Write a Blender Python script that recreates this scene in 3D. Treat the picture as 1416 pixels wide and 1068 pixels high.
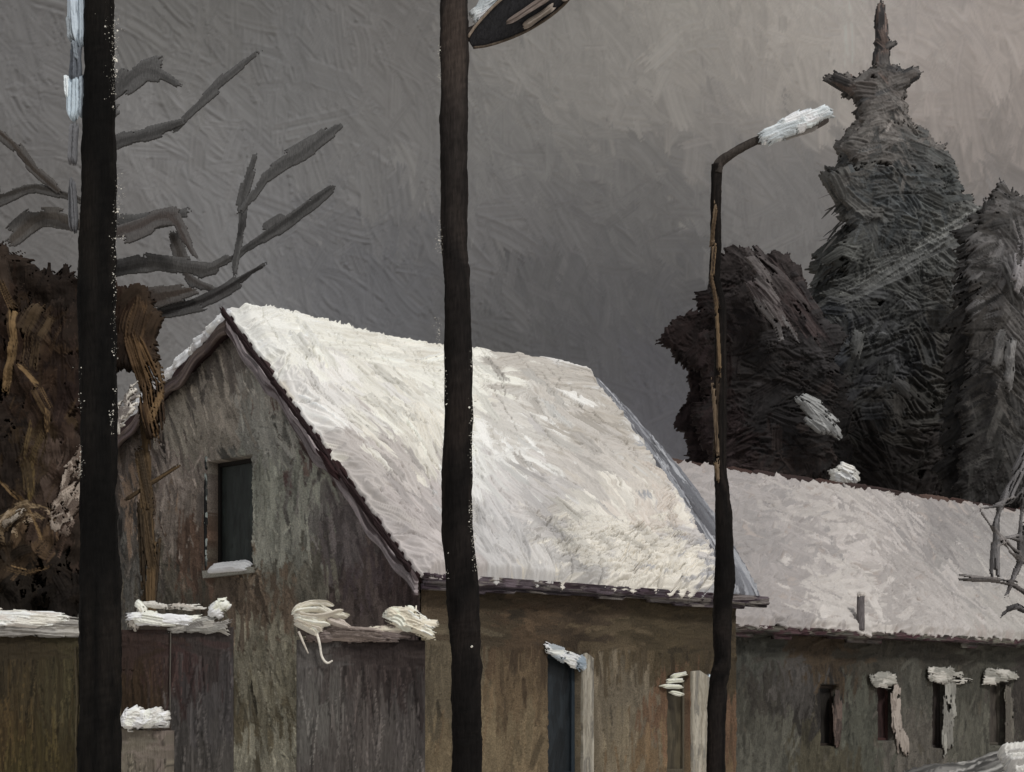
import bpy, math
import numpy as np
from mathutils import Vector

# ------------------------------------------------------------------ camera, world, sun, exposure
scene = bpy.context.scene
for o in list(bpy.data.objects):
    bpy.data.objects.remove(o)
COL = scene.collection
F, CX, HY, EYE = 2600.0, 708.0, 990.0, 1.7      # focal length, centre column, horizon row (photo pixels), eye height

cam_d = bpy.data.cameras.new('camera')
cam = bpy.data.objects.new('camera', cam_d)
COL.objects.link(cam)
cam.location = (0, 0, EYE)
cam.rotation_euler = (math.radians(90), 0, 0)
cam_d.sensor_fit = 'HORIZONTAL'
cam_d.sensor_width = 36
cam_d.lens = F / 1416 * 36
cam_d.shift_y = (HY - 534) / 1416
cam_d.clip_start = 0.1
cam_d.clip_end = 2000
scene.camera = cam

SUN_DIR = Vector((0.40, -0.52, 0.68)).normalized()
w = bpy.data.worlds.new("World")
scene.world = w
w.use_nodes = True
nt = w.node_tree
nt.nodes.clear()
out = nt.nodes.new('ShaderNodeOutputWorld')
sky = nt.nodes.new('ShaderNodeTexSky')
sky.sky_type = 'NISHITA'
sky.sun_disc = False
sky.sun_elevation = math.asin(SUN_DIR.z)
sky.sun_rotation = math.atan2(SUN_DIR.x, SUN_DIR.y)
bg1 = nt.nodes.new('ShaderNodeBackground'); bg1.inputs[1].default_value = 0.06
tc = nt.nodes.new('ShaderNodeTexCoord')
nz = nt.nodes.new('ShaderNodeTexNoise'); nz.inputs['Scale'].default_value = 3.0; nz.inputs['Detail'].default_value = 6
rp = nt.nodes.new('ShaderNodeValToRGB')
rp.color_ramp.elements[0].position = 0.3; rp.color_ramp.elements[0].color = (0.25, 0.252, 0.26, 1)
rp.color_ramp.elements[1].position = 0.7; rp.color_ramp.elements[1].color = (0.53, 0.535, 0.55, 1)
bg2 = nt.nodes.new('ShaderNodeBackground'); bg2.inputs[1].default_value = 1.0
mx = nt.nodes.new('ShaderNodeMixShader'); mx.inputs[0].default_value = 0.85
nt.links.new(tc.outputs['Generated'], nz.inputs['Vector'])
nt.links.new(nz.outputs['Fac'], rp.inputs[0])
nt.links.new(rp.outputs[0], bg2.inputs[0])
nt.links.new(sky.outputs[0], bg1.inputs[0])
nt.links.new(bg1.outputs[0], mx.inputs[1]); nt.links.new(bg2.outputs[0], mx.inputs[2])
nt.links.new(mx.outputs[0], out.inputs[0])

sl = bpy.data.lights.new('sun', 'SUN')
sl.energy = 1.5
sl.angle = math.radians(10)
sl.color = (1.0, 0.985, 0.96)
so = bpy.data.objects.new('sun', sl)
COL.objects.link(so)
so.location = (20, -20, 40)
so.rotation_euler = SUN_DIR.to_track_quat('Z', 'Y').to_euler()

vs = scene.view_settings
vs.view_transform = 'Standard'
vs.look = 'None'
vs.exposure = 0.25
vs.gamma = 1.0
vs.use_curve_mapping = False

# ------------------------------------------------------------------ helpers
RNG = np.random.default_rng(7)

def lin(c):
    c = np.asarray(c, float) / 255.0
    return np.where(c <= 0.04045, c / 12.92, ((c + 0.055) / 1.055) ** 2.4)

def A(c, k):                       # base colour that shows as c where the light is k
    return np.clip(lin(c) / k, 0.004, 0.93)

def P(px, py, d):                  # a photo point at a chosen distance
    return np.array([(px - CX) / F * d, d, EYE + (HY - py) / F * d])

def proj(p):
    p = np.asarray(p, float)
    d = np.maximum(p[..., 1], 0.1)
    return CX + F * p[..., 0] / d, HY - F * (p[..., 2] - EYE) / d

def unit(v):
    v = np.asarray(v, float)
    return v / np.linalg.norm(v)

def on_plane(px, py, p0, n):
    r = np.array([(px - CX) / F, 1.0, (HY - py) / F])
    o = np.array([0, 0, EYE])
    t = np.dot(np.asarray(p0) - o, n) / np.dot(r, n)
    return o + r * t

def attr_mat(name, rough=0.7, spec=0.25, bump=0.3, scale=40.0, var=0.25, stretch=(1, 1, 1), emit=0.0):
    m = bpy.data.materials.new(name)
    m.use_nodes = True
    n = m.node_tree
    b = n.nodes['Principled BSDF']
    at = n.nodes.new('ShaderNodeAttribute'); at.attribute_name = 'Col'
    t = n.nodes.new('ShaderNodeTexCoord')
    mp = n.nodes.new('ShaderNodeMapping'); mp.inputs['Scale'].default_value = stretch
    no = n.nodes.new('ShaderNodeTexNoise')
    no.inputs['Scale'].default_value = scale; no.inputs['Detail'].default_value = 5; no.inputs['Roughness'].default_value = 0.65
    mr = n.nodes.new('ShaderNodeMapRange')
    mr.inputs['From Min'].default_value = 0.25; mr.inputs['From Max'].default_value = 0.75
    mr.inputs['To Min'].default_value = 1 - var; mr.inputs['To Max'].default_value = 1 + var
    mu = n.nodes.new('ShaderNodeVectorMath'); mu.operation = 'SCALE'
    n.links.new(t.outputs['Object'], mp.inputs['Vector'])
    n.links.new(mp.outputs[0], no.inputs['Vector'])
    n.links.new(no.outputs['Fac'], mr.inputs['Value'])
    n.links.new(at.outputs['Color'], mu.inputs[0])
    n.links.new(mr.outputs[0], mu.inputs['Scale'])
    n.links.new(mu.outputs[0], b.inputs['Base Color'])
    b.inputs['Roughness'].default_value = rough
    b.inputs['Specular IOR Level'].default_value = spec
    if bump:
        bp = n.nodes.new('ShaderNodeBump')
        bp.inputs['Strength'].default_value = bump
        bp.inputs['Distance'].default_value = 0.02
        n.links.new(no.outputs['Fac'], bp.inputs['Height'])
        n.links.new(bp.outputs[0], b.inputs['Normal'])
    if emit:
        n.links.new(mu.outputs[0], b.inputs['Emission Color'])
        b.inputs['Emission Strength'].default_value = emit
    return m

M = {
    'snow': attr_mat('snow', 0.6, 0.25, 0.25, 60, 0.05),
    'wall': attr_mat('weathered_plaster', 0.7, 0.25, 1.0, 60, 0.5),
    'wood': attr_mat('weathered_wood', 0.75, 0.2, 0.6, 30, 0.35, (4, 4, 0.4)),
    'metal': attr_mat('rusted_metal', 0.8, 0.08, 0.6, 30, 0.5, (2, 2, 0.3)),
    'leaf': attr_mat('foliage', 0.85, 0.1, 0.0, 8, 0.35),
    'bark': attr_mat('bark', 0.85, 0.1, 0.4, 30, 0.35, (2, 2, 0.5)),
    'glass': attr_mat('window_glass', 0.45, 0.25, 0.1, 6, 0.25),
    'ground': attr_mat('ground_snow', 0.7, 0.2, 0.5, 1.5, 0.15),
    'sky': attr_mat('overcast_sky', 0.9, 0.1, 0.0, 0.9, 0.06, (1, 1, 1)),
}
ORG = {}

def tag(o, label=None, cat=None, group=None, kind=None):
    if label: o['label'] = label
    if cat: o['category'] = cat
    if group: o['group'] = group
    if kind: o['kind'] = kind
    return o

def empty(name, loc, label, cat, group=None):
    o = bpy.data.objects.new(name, None)
    o.empty_display_size = 0.3
    o.location = tuple(loc)
    COL.objects.link(o)
    ORG[o] = np.asarray(loc, float)
    return tag(o, label, cat, group)

def link_mesh(name, me, mat, parent=None):
    o = bpy.data.objects.new(name, me)
    me.materials.append(mat)
    COL.objects.link(o)
    if parent is not None:
        o.parent = parent
        ORG[o] = ORG[parent]
    return o

def np_mesh(name, V, Fq, C, mat, parent=None, smooth=True):
    V = np.asarray(V, np.float32).reshape(-1, 3)
    if parent is not None:
        V = V - ORG[parent].astype(np.float32)
    Fq = np.asarray(Fq, np.int32)
    k = Fq.shape[1]
    me = bpy.data.meshes.new(name)
    me.vertices.add(len(V)); me.vertices.foreach_set('co', V.ravel())
    me.loops.add(Fq.size); me.loops.foreach_set('vertex_index', Fq.ravel())
    me.polygons.add(len(Fq))
    me.polygons.foreach_set('loop_start', np.arange(0, Fq.size, k, dtype=np.int32))
    me.polygons.foreach_set('use_smooth', np.full(len(Fq), smooth))
    me.update(calc_edges=True)
    ca = me.color_attributes.new('Col', 'FLOAT_COLOR', 'POINT')
    cc = np.ones((len(V), 4), np.float32); cc[:, :3] = np.asarray(C, np.float32).reshape(-1, 3)
    ca.data.foreach_set('color', cc.ravel())
    me.validate()
    return link_mesh(name, me, mat, parent)

class MB:                                   # collects quads and their colours, builds ONE mesh object
    def __init__(s): s.V = []; s.F = []; s.C = []; s.n = 0
    def add(s, V, Fq, C):
        V = np.asarray(V, float).reshape(-1, 3)
        C = np.asarray(C, float)
        if C.ndim == 1: C = np.tile(C, (len(V), 1))
        s.V.append(V); s.F.append(np.asarray(Fq, int).reshape(-1, 4) + s.n); s.C.append(C); s.n += len(V)
    def box(s, p, ax, ay, az, col, jit=0.0):     # corner p, three edge vectors
        p, ax, ay, az = [np.asarray(q, float) for q in (p, ax, ay, az)]
        V = [p, p + ax, p + ax + ay, p + ay, p + az, p + ax + az, p + ax + ay + az, p + ay + az]
        Fq = [(0, 3, 2, 1), (4, 5, 6, 7), (0, 1, 5, 4), (1, 2, 6, 5), (2, 3, 7, 6), (3, 0, 4, 7)]
        s.add(np.array(V) + RNG.normal(0, jit, (8, 3)) if jit else V, Fq, col)
    def tube(s, pts, rad, col, seg=8, sub=6, rough=0.0, cols=None):
        pts = np.asarray(pts, float)
        rad = np.broadcast_to(np.asarray(rad, float), (len(pts),)).copy()
        t0 = np.arange(len(pts)); tt = np.linspace(0, len(pts) - 1, (len(pts) - 1) * sub + 1)
        if len(pts) > 2:                      # smooth path
            def cr(a):
                b = np.concatenate([[2 * a[0] - a[1]], a, [2 * a[-1] - a[-2]]])
                i = np.minimum(tt.astype(int), len(pts) - 2); f = (tt - i)
                f = f.reshape((-1,) + (1,) * (a.ndim - 1))
                p0, p1, p2, p3 = b[i], b[i + 1], b[i + 2], b[i + 3]
                return 0.5 * (2 * p1 + (p2 - p0) * f + (2 * p0 - 5 * p1 + 4 * p2 - p3) * f ** 2 + (3 * p1 - p0 - 3 * p2 + p3) * f ** 3)
            Q = cr(pts)
        else:
            Q = np.stack([np.interp(tt, t0, pts[:, j]) for j in range(3)], 1)
        R = np.interp(tt, t0, rad)
        T = np.gradient(Q, axis=0); T /= np.linalg.norm(T, axis=1, keepdims=True) + 1e-9
        ref = np.array([0, 1.0, 0]) if abs(T[:, 1]).mean() < 0.8 else np.array([1.0, 0, 0])
        N = np.cross(T, ref); N /= np.linalg.norm(N, axis=1, keepdims=True) + 1e-9
        B = np.cross(T, N)
        a = np.linspace(0, 2 * math.pi, seg, endpoint=False)
        m_ = max(4, len(Q) // 5)
        nz_ = RNG.normal(0, 1, (m_, seg)); tq = np.linspace(0, m_ - 1, len(Q)); ti = np.minimum(tq.astype(int), m_ - 2); tf = (tq - ti)[:, None]
        nz_ = nz_[ti] * (1 - tf) + nz_[ti + 1] * tf
        rr = R[:, None] * (1 + rough * nz_ + rough * .25 * RNG.normal(0, 1, (len(Q), seg)))
        V = Q[:, None, :] + rr[..., None] * (np.cos(a)[None, :, None] * N[:, None, :] + np.sin(a)[None, :, None] * B[:, None, :])
        n = len(Q)
        i, j = np.meshgrid(np.arange(n - 1), np.arange(seg), indexing='ij')
        j2 = (j + 1) % seg
        Fq = np.stack([i * seg + j, i * seg + j2, (i + 1) * seg + j2, (i + 1) * seg + j], -1).reshape(-1, 4)
        V = V.reshape(-1, 3)
        # caps
        V = np.concatenate([V, Q[:1], Q[-1:]])
        c0, c1 = n * seg, n * seg + 1
        cap = []
        for q in range(0, seg, 2):
            cap.append((c0, (q + 2) % seg, (q + 1) % seg, q))
            b0 = (n - 1) * seg
            cap.append((c1, b0 + q, b0 + (q + 1) % seg, b0 + (q + 2) % seg))
        Fq = np.concatenate([Fq, cap])
        C = np.tile(np.asarray(col, float), (len(V), 1))
        if cols is not None: C = C * cols(V)
        else: C *= RNG.uniform(0.8, 1.2, (len(V), 1))
        s.add(V, Fq, C)
    def dab(s, p0, p1, width, thick, nrm, col, nu=26, nv=18, bend=0.0, var=0.12, ends=0.3):
        """one thick bristly lump drawn from p0 to p1, domed towards nrm"""
        p0, p1, nrm = np.asarray(p0, float), np.asarray(p1, float), unit(nrm)
        ax = p1 - p0; L = np.linalg.norm(ax); ax = ax / L
        sd = np.cross(nrm, ax); sd /= np.linalg.norm(sd)
        up = np.cross(ax, sd)
        sv = np.linspace(0, 1, nu); tv = np.linspace(-1, 1, nv)
        S, T = np.meshgrid(sv, tv, indexing='ij')
        br = RNG.normal(0, 1, nv); br = (br + np.roll(br, 1) * .5) / 1.1
        e0 = RNG.uniform(0, ends, nv); e1 = RNG.uniform(0, ends, nv)
        e0 = (e0 + np.roll(e0, 1) + np.roll(e0, -1)) / 3; e1 = (e1 + np.roll(e1, 1) + np.roll(e1, -1)) / 3
        Sx = e0[None] * 1 + S * (1 - e0 - e1)[None]
        wprof = np.clip(np.minimum(S, 1 - S) * 6, 0, 1) ** 0.5 * 0.35 + 0.65
        wob = 1 + 0.12 * np.sin(S * RNG.uniform(4, 9) + RNG.uniform(0, 6))
        prof = np.sqrt(np.clip(1 - T ** 2, 0, 1)) * np.clip(np.minimum(S, 1 - S) * 8, 0, 1) ** 0.5
        Hh = thick * prof * (1 + 0.22 * br[None] + RNG.normal(0, .06, S.shape))
        off = bend * L * (1 - (2 * S - 1) ** 2)
        base = p0 + ax * (Sx * L)[..., None] + sd * ((T * width / 2 * wprof * wob + off))[..., None]
        V1 = base + up * Hh[..., None]
        V0 = base - up * (0.4 * Hh)[..., None]
        i, j = np.meshgrid(np.arange(nu - 1), np.arange(nv - 1), indexing='ij')
        f = np.stack([i * nv + j, (i + 1) * nv + j, (i + 1) * nv + j + 1, i * nv + j + 1], -1).reshape(-1, 4)
        n = nu * nv
        cb = np.asarray(col)[None, None] * (1 + var * br[None, :, None] * 0.6 + RNG.normal(0, var * .3, S.shape)[..., None])
        cb = np.clip(cb, 0.003, 0.93).reshape(-1, 3)
        s.add(np.concatenate([V1.reshape(-1, 3), V0.reshape(-1, 3)]), np.concatenate([f, f[:, ::-1] + n]), np.concatenate([cb, cb]))
    def ribbons(s, pos, dr, L, W, C, droop=0.3, rv=None):
        """many small bent leaf strips"""
        pos = np.asarray(pos, float); n = len(pos)
        dr = dr / (np.linalg.norm(dr, axis=1, keepdims=True) + 1e-9)
        sd = np.cross(dr, RNG.normal(0, 1, (n, 3)) if rv is None else rv); sd /= np.linalg.norm(sd, axis=1, keepdims=True) + 1e-9
        Vs = []
        for k, (f, wd) in enumerate(((0, .5), (.33, 1), (.7, .9), (1, .3))):
            c = pos + dr * (L * f)[:, None] + np.array([0, 0, -1]) * (droop * L * f * f)[:, None]
            Vs.append(c - sd * (W * wd / 2)[:, None]); Vs.append(c + sd * (W * wd / 2)[:, None])
        V = np.stack(Vs, 1)
        b = np.arange(n)[:, None] * 8
        Fq = np.concatenate([b + np.array([[2 * k, 2 * k + 1, 2 * k + 3, 2 * k + 2]]) for k in range(3)])
        s.add(V.reshape(-1, 3), Fq, np.repeat(C, 8, axis=0))
    def build(s, name, mat, parent=None, smooth=True):
        return np_mesh(name, np.concatenate(s.V), np.concatenate(s.F), np.concatenate(s.C), mat, parent, smooth)

class Canvas:
    """a surface worked over with thick strokes: relief H and base colour C on an (y, x) grid"""
    def __init__(s, xs, ys, base):
        s.xs, s.ys = np.asarray(xs, float), np.asarray(ys, float)
        s.H = np.zeros((len(s.ys), len(s.xs))); s.C = np.tile(np.asarray(base, float), (len(s.ys), len(s.xs), 1)); s.M = np.zeros(s.H.shape)
    def stroke(s, cx, cy, ang, L, W, col, relief, op=1.0, dry=0.0, curve=0.0):
        ca, sa = math.cos(ang), math.sin(ang)
        ex = abs(ca) * L / 2 + abs(sa) * W / 2 + abs(curve) * W; ey = abs(sa) * L / 2 + abs(ca) * W / 2 + abs(curve) * W
        j0, j1 = np.searchsorted(s.xs, (cx - ex, cx + ex)); i0, i1 = np.searchsorted(s.ys, (cy - ey, cy + ey))
        if j1 - j0 < 1 or i1 - i0 < 1: return
        X = s.xs[None, j0:j1] - cx; Y = s.ys[i0:i1, None] - cy
        u = (X * ca + Y * sa) / (L / 2); t = (-X * sa + Y * ca) / (W / 2) + curve * (u * u - .4)
        nb = 22
        b = RNG.random(nb); b = .6 * b + .4 * np.roll(b, 1)
        e = RNG.random(nb) * .45
        q = np.clip((t + 1) / 2 * (nb - 1), 0, nb - 1.001); qi = q.astype(int); qf = q - qi
        br = b[qi] * (1 - qf) + b[qi + 1] * qf
        en = e[qi] * (1 - qf) + e[qi + 1] * qf
        m = np.clip((1 - np.abs(u) - en) / .12, 0, 1) * np.clip((1 - np.abs(t)) / .18, 0, 1)
        if dry: m = m * np.clip((br - dry) / .15, 0, 1)
        h = relief * (.45 + 1.1 * (br - .5) + .55 * np.clip((np.abs(t) - .6) / .3, 0, 1) + .3 * np.clip((u - .5) / .4, 0, 1))
        Hs = s.H[i0:i1, j0:j1]
        s.H[i0:i1, j0:j1] = Hs * (1 - m) + (Hs * .35 + h) * m
        s.M[i0:i1, j0:j1] = np.maximum(s.M[i0:i1, j0:j1], m)
        mc = (m * op)[..., None]
        s.C[i0:i1, j0:j1] = s.C[i0:i1, j0:j1] * (1 - mc) + np.clip(np.asarray(col) * (1 + .22 * (br - .5))[..., None], .003, .93) * mc
    def layer(s, n, rect, ang, asd, L, W, colf, relief, op=1.0, dry=0.0, curve=0.3, ok=None):
        for _ in range(n):
            x = RNG.uniform(rect[0], rect[2]); y = RNG.uniform(rect[1], rect[3])
            if ok is not None and not ok(x, y): continue
            a = ang(x, y) if callable(ang) else ang
            s.stroke(x, y, math.radians(a + RNG.normal(0, asd)), RNG.uniform(*L), RNG.uniform(*W), colf(x, y), relief * RNG.uniform(.5, 1.3), op, dry * RNG.uniform(.4, 1.2), RNG.normal(0, curve))
    def mesh(s, name, fn, mat, parent=None, keep=None, back=None):
        X, Y = np.meshgrid(s.xs, s.ys)
        V = fn(X, Y, s.H)
        ny, nx = X.shape
        i, j = np.meshgrid(np.arange(ny - 1), np.arange(nx - 1), indexing='ij')
        f = np.stack([i * nx + j, i * nx + j + 1, (i + 1) * nx + j + 1, (i + 1) * nx + j], -1)
        if keep is not None:
            f = f[keep(X[:-1, :-1], Y[:-1, :-1])]
        f = f.reshape(-1, 4)
        Vf = V.reshape(-1, 3); C = s.C.reshape(-1, 3)
        if back is not None:                 # rim and flat back: the slab has thickness
            ring = np.concatenate([np.arange(nx), np.arange(1, ny) * nx + nx - 1, (ny - 1) * nx + np.arange(nx - 2, -1, -1), np.arange(ny - 2, 0, -1) * nx])
            bk = Vf[ring] + np.asarray(back)
            n0 = len(Vf); r = len(ring); a = np.arange(r); a2 = (a + 1) % r
            f = np.concatenate([f, np.stack([ring[a2], ring[a], n0 + a, n0 + a2], -1)])
            Vf = np.concatenate([Vf, bk]); C = np.concatenate([C, C[ring]])
            k = min(nx, r // 2)
            # back as strips between opposite sides
            top = n0 + np.arange(nx); bot = n0 + (nx - 1) + (ny - 1) + np.arange(nx - 1, -1, -1)
            f = np.concatenate([f, np.stack([top[:-1], bot[:-1], bot[1:], top[1:]], -1)])
        return np_mesh(name, Vf, f, C, mat, parent)

def chooser(ctrl, to_px, k, sig=45, jit=0.10, pick=.6, grey=0.0):
    """base colour by place: a mix of the nearby control colours"""
    pts = np.array([c[:2] for c in ctrl], float); cols = np.array([A(c[2], k) for c in ctrl])
    cols = cols * (1 - grey) + cols.mean(1, keepdims=True) * grey
    def f(x, y):
        a, b = to_px(x, y)
        d2 = (pts[:, 0] - a) ** 2 + (pts[:, 1] - b) ** 2
        wgt = np.exp(-(d2 - d2.min()) / (2 * sig * sig)); wgt /= wgt.sum()
        c = cols[RNG.choice(len(cols), p=wgt)] * pick + (wgt[:, None] * cols).sum(0) * (1 - pick)
        return c * (1 + RNG.normal(0, jit))
    return f

def pal(cols, k, jit=.12):
    cc = [A(c, k) for c in cols]
    return lambda x=0, y=0: cc[RNG.integers(len(cc))] * (1 + RNG.normal(0, jit))

def inpoly(px, py, poly):
    poly = np.asarray(poly, float); r = np.zeros(len(px), bool)
    x1, y1 = poly[-1]
    for x2, y2 in poly:
        c = ((y1 > py) != (y2 > py)) & (px < (x2 - x1) * (py - y1) / (y2 - y1 + 1e-9) + x1)
        r ^= c; x1, y1 = x2, y2
    return r

def sample_poly(poly, n):
    poly = np.asarray(poly, float); lo, hi = poly.min(0), poly.max(0)
    o = np.zeros((0, 2))
    while len(o) < n:
        q = RNG.uniform(lo, hi, (n * 2, 2)); o = np.concatenate([o, q[inpoly(q[:, 0], q[:, 1], poly)]])
    return o[:n]

def at_depth(d):                     # photo point on the upright plane at distance d, then towards the camera by o metres
    def f(X, Y, O=0.0):
        X, Y = np.asarray(X, float), np.asarray(Y, float)
        return np.stack([(X - CX) / F * d, d - O + 0 * X, EYE + (HY - Y) / F * d], -1)
    return f

def on_wall(p0, n):                  # photo point on a wall through p0 with outward normal n, then out by o metres
    n = np.asarray(n, float); q0 = np.asarray(p0, float) - np.array([0, 0, EYE])
    def f(X, Y, O=0.0):
        X, Y = np.asarray(X, float), np.asarray(Y, float)
        r = np.stack([(X - CX) / F, np.ones_like(X), (HY - Y) / F], -1)
        t = (q0 @ n) / (r @ n)
        return np.array([0, 0, EYE]) + r * t[..., None] + n * np.asarray(O)[..., None]
    return f

def blur(a, r):
    r = max(1, int(r))
    for ax in (0, 1):
        for _ in range(2):
            b = np.pad(a, [(r + 1, r) if q == ax else (0, 0) for q in (0, 1)], mode='constant')
            c = np.cumsum(b, axis=ax)
            n = a.shape[ax]
            a = (np.take(c, np.arange(2 * r + 1, n + 2 * r + 1), ax) - np.take(c, np.arange(0, n), ax)) / (2 * r + 1)
    return a

def body(name, parent, mapf, box, draw, mat, *a, **k):
    V, f, C = mass(mapf, box, draw, *a, **k)
    return np_mesh(name, V, f, C, mat, parent)

def mass(mapf, box, draw, depth, mpp, res=1.4, br=10, lump=0.0, rel=1.0, base=(.05, .05, .05), back=.8):
    """a solid mass laid on in thick strokes: outline = where strokes fell, swelling to depth metres in the middle; mpp = metres per photo pixel"""
    cv = Canvas(np.arange(box[0], box[2], res), np.arange(box[1], box[3], res), base)
    draw(cv)
    keep = cv.M > .45
    B = np.clip(blur(keep.astype(float), br / res) * 2 - .9, 0, 1) ** .6
    X, Y = np.meshgrid(cv.xs, cv.ys)
    L = lump * blur(RNG.normal(0, 1, X.shape), 9 / res) * 9 / res if lump else 0
    off = .012 + depth * B + (L * B if lump else 0)
    V1 = mapf(X, Y, off + cv.H * mpp * rel); V0 = mapf(X, Y, -.012 - back * depth * B)
    ny, nx = X.shape
    i, j = np.meshgrid(np.arange(ny - 1), np.arange(nx - 1), indexing='ij')
    f = np.stack([i * nx + j, (i + 1) * nx + j, (i + 1) * nx + j + 1, i * nx + j + 1], -1)
    k = keep[:-1, :-1] & keep[1:, :-1] & keep[1:, 1:] & keep[:-1, 1:]
    f = f[k]
    n = nx * ny
    fs = np.concatenate([f, f[:, ::-1] + n])
    # close the rim: every edge used by one front face is joined to the back
    e = np.concatenate([f[:, [0, 1]], f[:, [1, 2]], f[:, [2, 3]], f[:, [3, 0]]])
    key = np.minimum(e[:, 0], e[:, 1]) * n + np.maximum(e[:, 0], e[:, 1])
    _, inv, cnt = np.unique(key, return_inverse=True, return_counts=True)
    e = e[cnt[inv] == 1]
    fs = np.concatenate([fs, np.stack([e[:, 1], e[:, 0], e[:, 0] + n, e[:, 1] + n], -1)])
    V = np.concatenate([V1.reshape(-1, 3), V0.reshape(-1, 3)]); C = np.concatenate([cv.C.reshape(-1, 3)] * 2)
    u, inv = np.unique(fs, return_inverse=True)
    return V[u], inv.reshape(fs.shape), C[u]

def fill(poly, n, ang, asd, L, W, colf, relief=.5, dry=.0, curve=.3, op=1.0):
    """strokes filling an outline; ang in degrees, counter-clockwise in the picture, or a function of place"""
    poly = np.asarray(poly, float); lo, hi = poly.min(0), poly.max(0)
    def d(cv):
        for x, y in sample_poly(poly, n):
            a = ang(x, y) if callable(ang) else ang
            w_ = RNG.uniform(*W)
            cv.stroke(x, y, -math.radians(a + RNG.normal(0, asd)), RNG.uniform(*L), w_, colf(x, y), relief * w_ * .12 * RNG.uniform(.6, 1.3), op, dry * RNG.uniform(.3, 1.2), RNG.normal(0, curve))
    return d

def sweep(pts, wd, colf, n=3, relief=.5, dry=.3, spread=.25, over=.25, op=1.0):
    """strokes laid along a path of photo points, widths wd"""
    pts = np.asarray(pts, float); wd = np.broadcast_to(np.asarray(wd, float), (len(pts),))
    def d(cv):
        for i in range(len(pts) - 1):
            v = pts[i + 1] - pts[i]; l = np.linalg.norm(v); a = math.atan2(v[1], v[0])
            for _ in range(n):
                w_ = (wd[i] + wd[i + 1]) / 2 * RNG.uniform(.6, 1.1); o = RNG.normal(0, spread, 2) * w_
                m_ = (pts[i] + pts[i + 1]) / 2 + o
                cv.stroke(m_[0], m_[1], a + RNG.normal(0, .06), l * (1 + over) * RNG.uniform(.9, 1.2), w_, colf(*m_), relief * w_ * .12, op, dry * RNG.uniform(.3, 1.2), RNG.normal(0, .15))
    return d

def both(*ds):
    def d(cv):
        for q in ds: q(cv)
    return d
ident = lambda x, y: (x, y)

def ctl_any(cols, k): return pal(cols, k, .12)

def fringe(poly, step, L, W, colf, droop=0.0, asd=25, relief=.6, dry=.3):
    """short strokes standing out across an outline"""
    poly = np.asarray(poly, float); c = poly.mean(0)
    def d(cv):
        for a, b in zip(poly, np.roll(poly, -1, axis=0)):
            e = b - a; l = np.linalg.norm(e)
            for _ in range(int(l / step) + 1):
                p = a + e * RNG.random(); nrm = np.array([e[1], -e[0]]) / (l + 1e-6)
                if nrm @ (p - c) < 0: nrm = -nrm
                v = nrm + np.array([0, droop]) + RNG.normal(0, .25, 2)
                ang = math.atan2(v[1], v[0]) + math.radians(RNG.normal(0, asd)); q = RNG.uniform(*L); w_ = RNG.uniform(*W)
                p = p - np.array([math.cos(ang), math.sin(ang)]) * q * .12
                cv.stroke(p[0], p[1], ang, q, w_, colf(*p), relief * w_ * .12, 1, dry * RNG.uniform(.2, 1.2), RNG.normal(0, .3))
    return d

def crown(name, parent, d, box, layers, mat, depth, res, rel, base):
    """a crown built up of stroke masses one behind the other; layers = (metres towards the camera, draw)"""
    mb = MB()
    for o, dr in layers:
        V, f, C = mass(at_depth(d - o), box, dr, depth, d / F, res, 9, .06, rel, base)
        mb.add(V, f, C)
    return mb.build(name, mat, parent)

def shrink(poly, x0, k, y0=None):
    p = np.asarray(poly, float).copy(); p[:, 0] = x0 + (p[:, 0] - x0) * k
    if y0 is not None: p[:, 1] = y0 + (p[:, 1] - y0) * k
    return p

def spline(pts, n=4):
    p = np.asarray(pts, float); b = np.concatenate([[2 * p[0] - p[1]], p, [2 * p[-1] - p[-2]]]); o = []
    for i in range(len(p) - 1):
        for f in np.linspace(0, 1, n, endpoint=False):
            p0, p1, p2, p3 = b[i:i + 4]
            o.append(.5 * (2 * p1 + (p2 - p0) * f + (2 * p0 - 5 * p1 + 4 * p2 - p3) * f * f + (3 * p1 - p0 - 3 * p2 + p3) * f ** 3))
    return np.array(o + [p[-1]])

def heap(mb, fn, poly, n, L, W, ang, cols, k, d=0, nrm=None, asd=25, off=.05, res=.9, dry=.35):
    """snow lying in an outline of photo points, laid on in short thick strokes and carried to its place by fn"""
    poly = np.asarray(poly, float); c = poly.mean(0)
    o0 = fn(c[0], c[1], 0.); dx = fn(c[0] + 1, c[1], 0.) - o0; dy = fn(c[0], c[1] + 1, 0.) - o0; dn = fn(c[0], c[1], 1.) - o0
    mp = lambda X, Y, O: o0 + (X - c[0])[..., None] * dx + (Y - c[1])[..., None] * dy + np.asarray(O)[..., None] * dn
    lo, hi = poly.min(0) - 34, poly.max(0) + 34
    V, f, C = mass(mp, (lo[0], lo[1], hi[0], hi[1]), fill(poly, int(n * 2.2), ang, asd, (L[0] * .7, L[1] * .8), W, pal(cols, k, .05), 1.0, dry), max(.03, off * .6), np.linalg.norm(dy), res, 5, 0, 2.2)
    mb.add(V, f, C)

# ------------------------------------------------------------------ ground
gx = np.concatenate([np.linspace(-300, -32, 30), np.linspace(-30, 30, 160), np.linspace(32, 300, 30)])
gy = np.concatenate([np.linspace(-60, 0, 16), np.linspace(1, 60, 160), np.linspace(64, 320, 30)])
cv = Canvas(gx, gy, A((190, 184, 176), .8))
cv.layer(700, (-28, 3, 28, 58), 10, 25, (1.5, 5), (.3, 1.1), pal([(205, 200, 192), (180, 172, 166), (160, 152, 148), (215, 212, 205)], .8), .05)
tag(cv.mesh('ground', lambda X, Y, H: np.stack([X, Y, H * .6 + .03 * np.sin(X * .6) * np.cos(Y * .5)], -1), M['ground']), kind='structure')

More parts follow.
